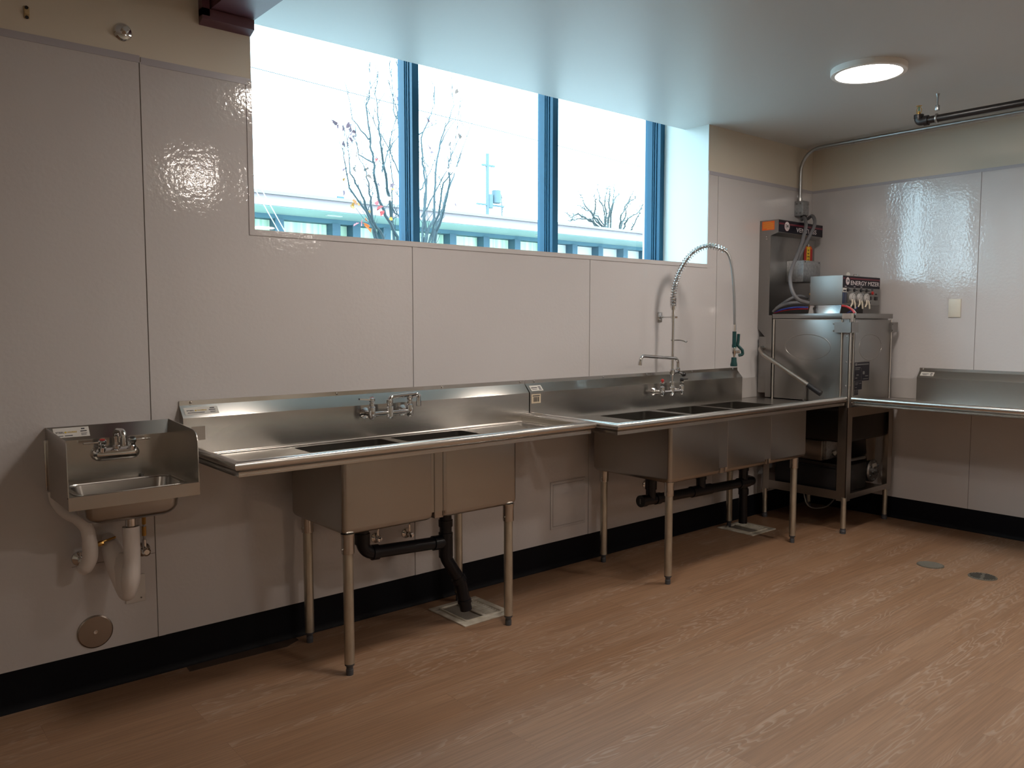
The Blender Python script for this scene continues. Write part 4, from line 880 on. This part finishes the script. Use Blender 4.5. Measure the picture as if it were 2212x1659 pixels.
# chute and motor on the right
B().prism([V(4.56, -.62, .645), V(4.72, -.62, .645), V(4.715, -.62, .43), V(4.60, -.62, .43)], (0, .20, 0)).done('scrap_box', m_framest, W_)
mo = B().lathe([(0, 0), (.075, 0), (.084, .010), (.084, .075), (.07, .085), (.055, .15), (.0, .15)], (4.725, -.612, .345), (0, 1, 0), 36).done('wash_pump', m_jbox, W_)
b = B().lathe([(.03, 0), (.03, .012), (.018, .014), (.018, .03), (0, .03)], (4.725, -.612, .345), (0, -1, 0), 20)
for k in range(6): a = PI/6+k*PI/3; b.cyl(V(4.725+.064*math.cos(a), -.612, .345+.064*math.sin(a)), V(4.725+.064*math.cos(a), -.622, .345+.064*math.sin(a)), .006, 8)
b.done('pump_cover_bolt', m_jbox, mo)
B().prism([V(4.70, -.613, .395), V(4.745, -.613, .40), V(4.758, -.613, .375), V(4.725, -.613, .36), V(4.70, -.613, .365)], (0, -.004, 0)).done('rating_plate', m_label, mo)
B().tube([V(4.36, -.60, .455), V(4.55, -.60, .452), V(4.66, -.60, .452), V(4.70, -.60, .425)], .012, 12, fillet=.03).cyl(V(4.60, -.60, .452), V(4.65, -.60, .452), .019, 14).done('pump_hose', m_grey, W_)
B().tube(cat([V(4.15, -.40, .236), V(4.19, -.40, .150), V(4.27, -.40, .105), V(4.37, -.40, .088), V(4.47, -.40, .086), V(4.55, -.40, .110), V(4.60, -.40, .150), V(4.62, -.40, .236)], 4), .0045, 8).tube(cat([V(4.40, -.30, .236), V(4.37, -.30, .17), V(4.36, -.32, .09)], 4), .0035, 8).done('loose_tube', M('grey vinyl tube', (.16, .16, .16), .4), W_)
# hood
B().box(4.160, 4.715, -.682, -.125, .872, 1.452, .004).done('hood', m_hood, W_)
def ellipse_ring(c, u, w, ru, rw, r, squash=.5):
    n = 56; N = Vector(u).cross(Vector(w)); rings = []
    for i in range(n):
        a = 2*PI*i/n; p = Vector(c)+Vector(u)*ru*math.cos(a)+Vector(w)*rw*math.sin(a); o = (Vector(u)*math.cos(a)*rw+Vector(w)*math.sin(a)*ru).normalized()
        rings.append([p + o*r*math.cos(2*PI*k/8) + N*r*squash*math.sin(2*PI*k/8) for k in range(8)])
    return rings
dl = B().box(4.140, 4.144, -.640, -.158, .872, 1.418, .001).done('left_door', m_hood, W_)
B().rings(ellipse_ring((4.140, -.403, 1.235), (0, 1, 0), (0, 0, 1), .167, .086, .004, .45), closed=True).done('oval_emboss', m_hood, dl)
dr = B().box(4.205, 4.705, -.7035, -.6995, .872, 1.418, .001).done('right_door', m_hood, W_)
B().rings(ellipse_ring((4.424, -.7035, 1.235), (1, 0, 0), (0, 0, 1), .157, .086, .004, .45), closed=True).done('oval_emboss', m_hood, dr)
B().box(4.136, 4.150, -.658, -.135, 1.428, 1.460, .002).box(4.200, 4.728, -.708, -.694, 1.428, 1.460, .002).box(4.150, 4.728, -.694, -.125, 1.453, 1.460).done('hood_top', m_hood, W_)
B().box(4.139, 4.142, -.640, -.150, 1.419, 1.423).done('door_lip', m_roll, W_)
def rod(x, y, z0, z1, r=.0045): B().cyl(V(x, y, z0), V(x, y, z1), r, 10).done('door_track', m_track, W_)
rod(4.138, -.147, .80, 1.425, .0055); rod(4.138, -.648, .868, 1.42, .005); rod(4.150, -.700, .80, 1.43, .0045); rod(4.192, -.702, .87, 1.43, .0035); rod(4.716, -.704, .868, 1.42, .005)
B().box(4.144, 4.148, -.694, -.652, .84, 1.43).box(4.150, 4.200, -.698, -.694, .84, 1.43).done('corner_channel', m_hood, W_)
b = B()
for z in (1.31, 1.14, .985):
    b.lathe([(.0055, 0), (.004, .003), (0, .004)], (4.144, -.682, z), (-1, 0, 0), 10).lathe([(.0055, 0), (.004, .003), (0, .004)], (4.17, -.698, z), (0, -1, 0), 10)
b.done('rivet', m_chrome, W_)
b = B().box(4.118, 4.121, -.722, -.604, 1.334, 1.402).box(4.118, 4.212, -.722, -.719, 1.334, 1.402).box(4.121, 4.14, -.640, -.61, 1.36, 1.38)
for z in (1.345, 1.392): b.cyl(V(4.121, -.594, z), V(4.130, -.594, z), .006, 10)
b.done('corner_bracket', m_hood, W_)
b = B().box(4.715, 4.800, -.712, -.709, 1.334, 1.402).box(4.70, 4.712, -.715, -.700, 1.334, 1.402)
for z in (1.347, 1.390): b.cyl(V(4.712, -.709, z), V(4.712, -.719, z), .006, 10)
b.done('side_bracket', m_hood, W_)
B().box(4.132, 4.136, -.712, -.650, 1.425, 1.46).box(4.136, 4.17, -.712, -.708, 1.405, 1.46).box(4.165, 4.171, -.712, -.69, 1.405, 1.46).done('top_clip', m_polish, W_)
B().box(4.142, 4.160, -.128, -.085, .872, 1.452).box(4.150, 4.74, -.10, -.02, .90, 1.30, .003).done('back_panel', m_hood, W_)
B().box(4.118, 4.124, -.412, -.396, .868, 1.01, .001).cyl(V(4.118, -.404, .878), V(4.108, -.404, .878), .008, 10).done('handle_stop', m_hood, W_)
# lift handle
hd_ = B().tube([V(4.20, -.055, 1.225), V(4.10, -.062, 1.215), V(4.062, -.115, 1.178), V(4.062, -.540, .938)], .0155, 16, fillet=.035).done('lift_handle', m_framest, W_)
B().tube([V(4.062, -.462, .982), V(4.062, -.555, .9295)], .019, 16).done('grip', m_black, hd_)
# rating labels on the right door
b = B().box(4.212, 4.415, -.7045, -.7036, 1.012, 1.137).box(4.216, 4.318, -.7045, -.7036, .955, 1.010).box(4.220, 4.268, -.7045, -.7036, .920, .953)
lb = b.done('rating_label', m_black2, W_)
b = B(); y = -.7050
for x0, x1, z0, z1 in ((4.218, 4.244, 1.115, 1.132), (4.25, 4.405, 1.118, 1.126), (4.22, 4.29, 1.098, 1.104), (4.22, 4.28, 1.088, 1.092), (4.305, 4.307, 1.02, 1.10), (4.24, 4.27, 1.05, 1.056), (4.225, 4.25, 1.03, 1.036), (4.325, 4.35, 1.055, 1.075), (4.36, 4.40, 1.04, 1.046), (4.33, 4.40, 1.022, 1.026),
                       (4.225, 4.27, .998, 1.002), (4.225, 4.26, .988, .992), (4.28, 4.31, .994, .999), (4.225, 4.25, .968, .972), (4.226, 4.26, .945, .948), (4.226, 4.262, .936, .939), (4.226, 4.25, .927, .930)):
    b.box(x0, x1, y, -.7045, z0, z1)
b.done('small_print', m_grey, lb)

# condensing cabinet with sign
Cc = B().prism([V(4.158, y, z) for y, z in [(-.003, 2.12), (-.152, 2.12), (-.152, 2.030), (-.092, 2.012), (-.092, 1.270), (-.003, 1.360)]], (.592, 0, 0)).done('condenser_cabinet', m_hood, W_)
B().box(4.157, 4.1585, -.092, -.003, 1.452, 1.456).box(4.157, 4.1585, -.090, -.003, 2.018, 2.021).done('panel_seam', m_gap, Cc)
sg_ = B().box(4.160, 4.748, -.1540, -.1522, 2.033, 2.117).done('sign_panel', m_black2, Cc)
def logo(parent, c, r, y):
    """round badge with three bold letters"""
    B().lathe([(r, 0), (r, .0008), (0, .0008)], (c[0], y, c[1]), (0, -1, 0), 32).done('badge_ring', m_wine, parent)
    B().lathe([(r*.93, .0008), (r*.93, .0014), (0, .0014)], (c[0], y, c[1]), (0, -1, 0), 32).done('badge', m_letter, parent)
    text('CMA', 'badge_lettering', m_ink, parent, (c[0], y-.0014, c[1]-r*.30), (1, 0, 0), (0, 0, 1), r*.72, r*1.45, align='CENTER')
    B().box(c[0]-r*.62, c[0]+r*.62, y-.0017, y-.0014, c[1]-r*.58, c[1]-r*.50).done('badge_line', m_wine, parent)
B().box(4.300, 4.748, -.1546, -.154, 2.086, 2.098).box(4.160, 4.225, -.1546, -.154, 2.086, 2.098).done('stripe', m_wine, Cc)
logo(Cc, (4.262, 2.077), .034, -.154)
text('VENTLESS', 'lettering', m_letter, Cc, (4.385, -.1541, 2.046), (1, 0, 0), (0, 0, 1), .031, .275)
o_ = B().box(4.1568, 4.158, -.120, -.022, 2.050, 2.112).done('warning_label', m_orange, Cc)
b = B()
for k in range(8):
    z = 2.106-k*.0066; b.box(4.1562, 4.1568, -.114+(.02 if k == 0 else 0), -.030-(.03 if k == 7 else 0), z-.0026, z)
b.done('small_print', M('yellow print', (.75, .38, .05), .5), o_)
B().lathe([(.006, 0), (.004, .003), (0, .004)], (4.158, -.06, 2.005), (-1, 0, 0), 8).lathe([(.006, 0), (.004, .003), (0, .004)], (4.158, -.06, 1.988), (-1, 0, 0), 8).done('screw', m_chrome, Cc)
# wiring box and hanging tag
wb_ = B().box(4.372, 4.605, -.225, -.0925, 1.690, 1.842, .002).done('wiring_box', m_jbox, Cc)
B().lathe([(.005, 0), (.003, .003), (0, .003)], (4.395, -.225, 1.832), (0, -1, 0), 8).lathe([(.005, 0), (.003, .003), (0, .003)], (4.583, -.225, 1.832), (0, -1, 0), 8).done('screw', m_black, wb_)
tg = B().prism([V(4.600, -.0945, 1.80), V(4.716, -.0945, 1.80), V(4.716, -.0945, 1.948), V(4.696, -.0945, 1.968), V(4.620, -.0945, 1.968), V(4.600, -.0945, 1.948)], (0, -.0012, 0)).done('warning_tag', m_red, Cc)
B().box(4.634, 4.680, -.0965, -.0957, 1.80, 1.962).done('tag_stripe', m_yellow, tg)
B().prism([V(4.605, -.0957, 1.946), V(4.634, -.0957, 1.946), V(4.634, -.0957, 1.966), V(4.622, -.0957, 1.966)], (0, -.0006, 0)).prism([V(4.711, -.0957, 1.946), V(4.680, -.0957, 1.946), V(4.680, -.0957, 1.966), V(4.694, -.0957, 1.966)], (0, -.0006, 0)).done('tag_corner', m_orange, tg)
for s_, z, w in (('DO', 1.928, .018), ('NOT', 1.905, .026), ('OPER', 1.882, .036), ('ATE', 1.860, .028)):
    text(s_, 'lettering', m_ink, tg, (4.657, -.0967, z), (1, 0, 0), (0, 0, 1), .014, w, align='CENTER')
B().lathe([(.010, 0), (.010, .003), (0, .003)], (4.657, -.0945, 1.972), (0, -1, 0), 14).done('eyelet', m_label, tg)

# control box
CB = B().box(4.212, 4.738, -.604, -.372, 1.518, 1.714, .0015).done('control_box', m_boxst, W_)
B().prism([V(4.213, -.600, 1.516), V(4.190, -.600, 1.462), V(4.194, -.600, 1.461), V(4.217, -.600, 1.516)], (0, .224, 0)).done('mount_bracket', m_polish, CB)
B().box(4.30, 4.71, -.50, -.40, 1.461, 1.517).done('pedestal', m_black, CB)
B().box(4.216, 4.732, -.6060, -.604, 1.634, 1.711).done('sign_panel', m_black2, CB)
B().box(4.305, 4.732, -.6066, -.606, 1.690, 1.700).box(4.216, 4.240, -.6066, -.606, 1.690, 1.700).done('stripe', m_wine, CB)
logo(CB, (4.274, 1.677), .0265, -.606)
text('ENERGY MIZER', 'lettering', m_letter, CB, (4.318, -.6061, 1.652), (1, 0, 0), (0, 0, 1), .029, .405)
b = B()
for x in (4.25, 4.37, 4.465): b.box(x-.012, x+.012, -.6065, -.606, 1.640, 1.643)
b.done('small_print', m_letter, CB)
for x in (4.282, 4.370, 4.462, 4.540): B().lathe([(.012, 0), (.011, .008), (0, .009)], (x, -.604, 1.618), (0, -1, 0), 16).box(x+.002, x+.036, -.614, -.604, 1.6145, 1.6215, .002).done('switch', m_black, CB)
B().box(4.216, 4.262, -.606, -.604, 1.605, 1.629).done('panel_label', m_label, CB)
B().box(4.220, 4.256, -.6066, -.606, 1.609, 1.618).done('small_print', m_ink, CB)
B().box(4.215, 4.262, -.611, -.604, 1.525, 1.600, .002).done('dosing_module', M('dark blue plastic', (.012, .018, .05), .4), CB)
for x in (4.318, 4.420, 4.518):
    p = B().box(x-.042, x+.040, -.613, -.604, 1.532, 1.598, .002).done('dosing_pump', m_grey, CB)
    B().lathe([(.031, 0), (.031, .012), (.027, .016), (.020, .014), (.012, .018), (.0, .018)], (x, -.613, 1.566), (0, -1, 0), 24).done('pump_head', M('clear pump cover', (.42, .41, .40), .15), p)
    b = B()
    for k in range(8):
        a = k*PI/4+.2; b.box(x-.002+.019*math.cos(a), x+.002+.019*math.cos(a), -.6315, -.627, 1.562+.019*math.sin(a), 1.570+.019*math.sin(a), .001)
    for dx in (-.038, .036):
        for z in (1.537, 1.593): b.lathe([(.004, 0), (.003, .003), (0, .003)], (x+dx, -.613, z), (0, -1, 0), 8)
    b.done('roller', m_chrome, p)
    B().tube(cat([V(x-.016, -.625, 1.555), V(x-.022, -.632, 1.53), V(x-.040, -.630, 1.505)], 4), .0052, 8).tube(cat([V(x+.012, -.625, 1.55), V(x+.014, -.632, 1.525), V(x+.024, -.630, 1.495)], 4), .0062, 8).done('pump_tube', m_clear, p)
B().lathe([(.012, 0), (.012, .004), (.009, .009), (0, .010)], (4.629, -.604, 1.604), (0, -1, 0), 16).box(4.618, 4.640, -.6045, -.604, 1.60, 1.61).done('pilot_light', m_red, CB)
for x in (4.596, 4.682): B().box(x-.020, x+.020, -.610, -.604, 1.556, 1.580, .002).box(x-.015, x+.015, -.605, -.604, 1.592, 1.602).done('rocker_switch', m_black, CB)
B().box(4.583, 4.607, -.605, -.604, 1.530, 1.542).box(4.61, 4.64, -.605, -.604, 1.622, 1.630).done('panel_label', m_ink, CB)
B().lathe([(.016, 0), (.016, .006), (0, .007)], (4.573, -.45, 1.738), (-.3, -1, 0), 20).cyl(V(4.573, -.44, 1.714), V(4.573, -.44, 1.725), .006, 10).done('top_gauge', m_label, CB)
B().tube([V(4.66, -.45, 1.714), V(4.665, -.45, 1.742), V(4.72, -.45, 1.742), V(4.725, -.45, 1.714)], .005, 8, fillet=.01).box(4.695, 4.722, -.462, -.455, 1.718, 1.742, .001).done('top_handle', m_chrome, CB)
B().tube(cat([V(4.214, -.60, 1.512), V(4.235, -.625, 1.505), V(4.248, -.655, 1.485), V(4.246, -.675, 1.461)], 5), .0075, 10).done('red_hose', m_hosered, W_)
B().tube(cat([V(4.225, -.60, 1.512), V(4.248, -.622, 1.508), V(4.262, -.655, 1.485), V(4.258, -.678, 1.461)], 5), .005, 10).done('white_hose', m_label, W_)
B().tube(cat([V(4.40, -.615, 1.505), V(4.36, -.62, 1.49), V(4.30, -.62, 1.475), V(4.27, -.61, 1.463)], 4), .004, 8).done('blue_wire', m_hoseblue, W_)
# solenoid valve, copper pipes and tubes between cabinet and control box
B().cyl(V(4.40, -.30, 1.461), V(4.40, -.30, 1.60), .012, 12).cyl(V(4.40, -.30, 1.56), V(4.40, -.30, 1.605), .022, 14).cyl(V(4.40, -.30, 1.64), V(4.40, -.30, 1.66), .024, 14).cyl(V(4.36, -.30, 1.66), V(4.44, -.30, 1.66), .014, 12).done('fill_valve', m_jbox, W_)
B().cyl(V(4.34, -.30, 1.60), V(4.40, -.30, 1.60), .008, 10).done('brass_nipple', m_brass, W_)
B().cyl(V(4.27, -.34, 1.461), V(4.27, -.34, 1.52), .007, 10).cyl(V(4.29, -.34, 1.461), V(4.29, -.34, 1.52), .007, 10).done('copper_pipe', m_copper, W_)
B().tube(cat([V(4.170, -.12, 1.478), V(4.150, -.18, 1.512), V(4.17, -.25, 1.535), V(4.20, -.32, 1.535), V(4.215, -.36, 1.53)], 4), .011, 10).tube(cat([V(4.17, -.14, 1.50), V(4.20, -.22, 1.56), V(4.26, -.26, 1.585), V(4.33, -.29, 1.57)], 4), .010, 10).done('grey_hose', m_flex, W_)
B().tube(cat([V(4.175, -.12, 1.472), V(4.160, -.2, 1.492), V(4.18, -.28, 1.505), V(4.215, -.36, 1.503)], 4), .006, 8).done('blue_hose', m_hoseblue, W_)
B().tube(cat([V(4.175, -.12, 1.468), V(4.170, -.2, 1.484), V(4.19, -.28, 1.494), V(4.215, -.36, 1.495)], 4), .005, 8).done('red_tube', m_hosered, W_)
# flexible conduits from the junction box
fx1 = B().tube(cat([V(4.655, -.045, 2.192), V(4.635, -.050, 2.165)] + [V(*p) for p in FLEX1], 4), .0125, 12).done('flexible_conduit', m_flex); tag(fx1, 'grey flexible conduit looping from junction box down to the control box side', 'flexible conduit')
fx2 = B().tube(cat([V(4.675, -.045, 2.192), V(4.69, -.06, 2.172)] + [V(*p) for p in FLEX2], 4), .0125, 12).done('flexible_conduit', m_flex); tag(fx2, 'grey flexible conduit ending at small wiring box below the word sign', 'flexible conduit')
B().cyl(V(4.655, -.045, 2.17), V(4.655, -.045, 2.193), .017, 12).cyl(V(4.675, -.045, 2.17), V(4.675, -.045, 2.193), .017, 12).done('connector', m_black, jb)
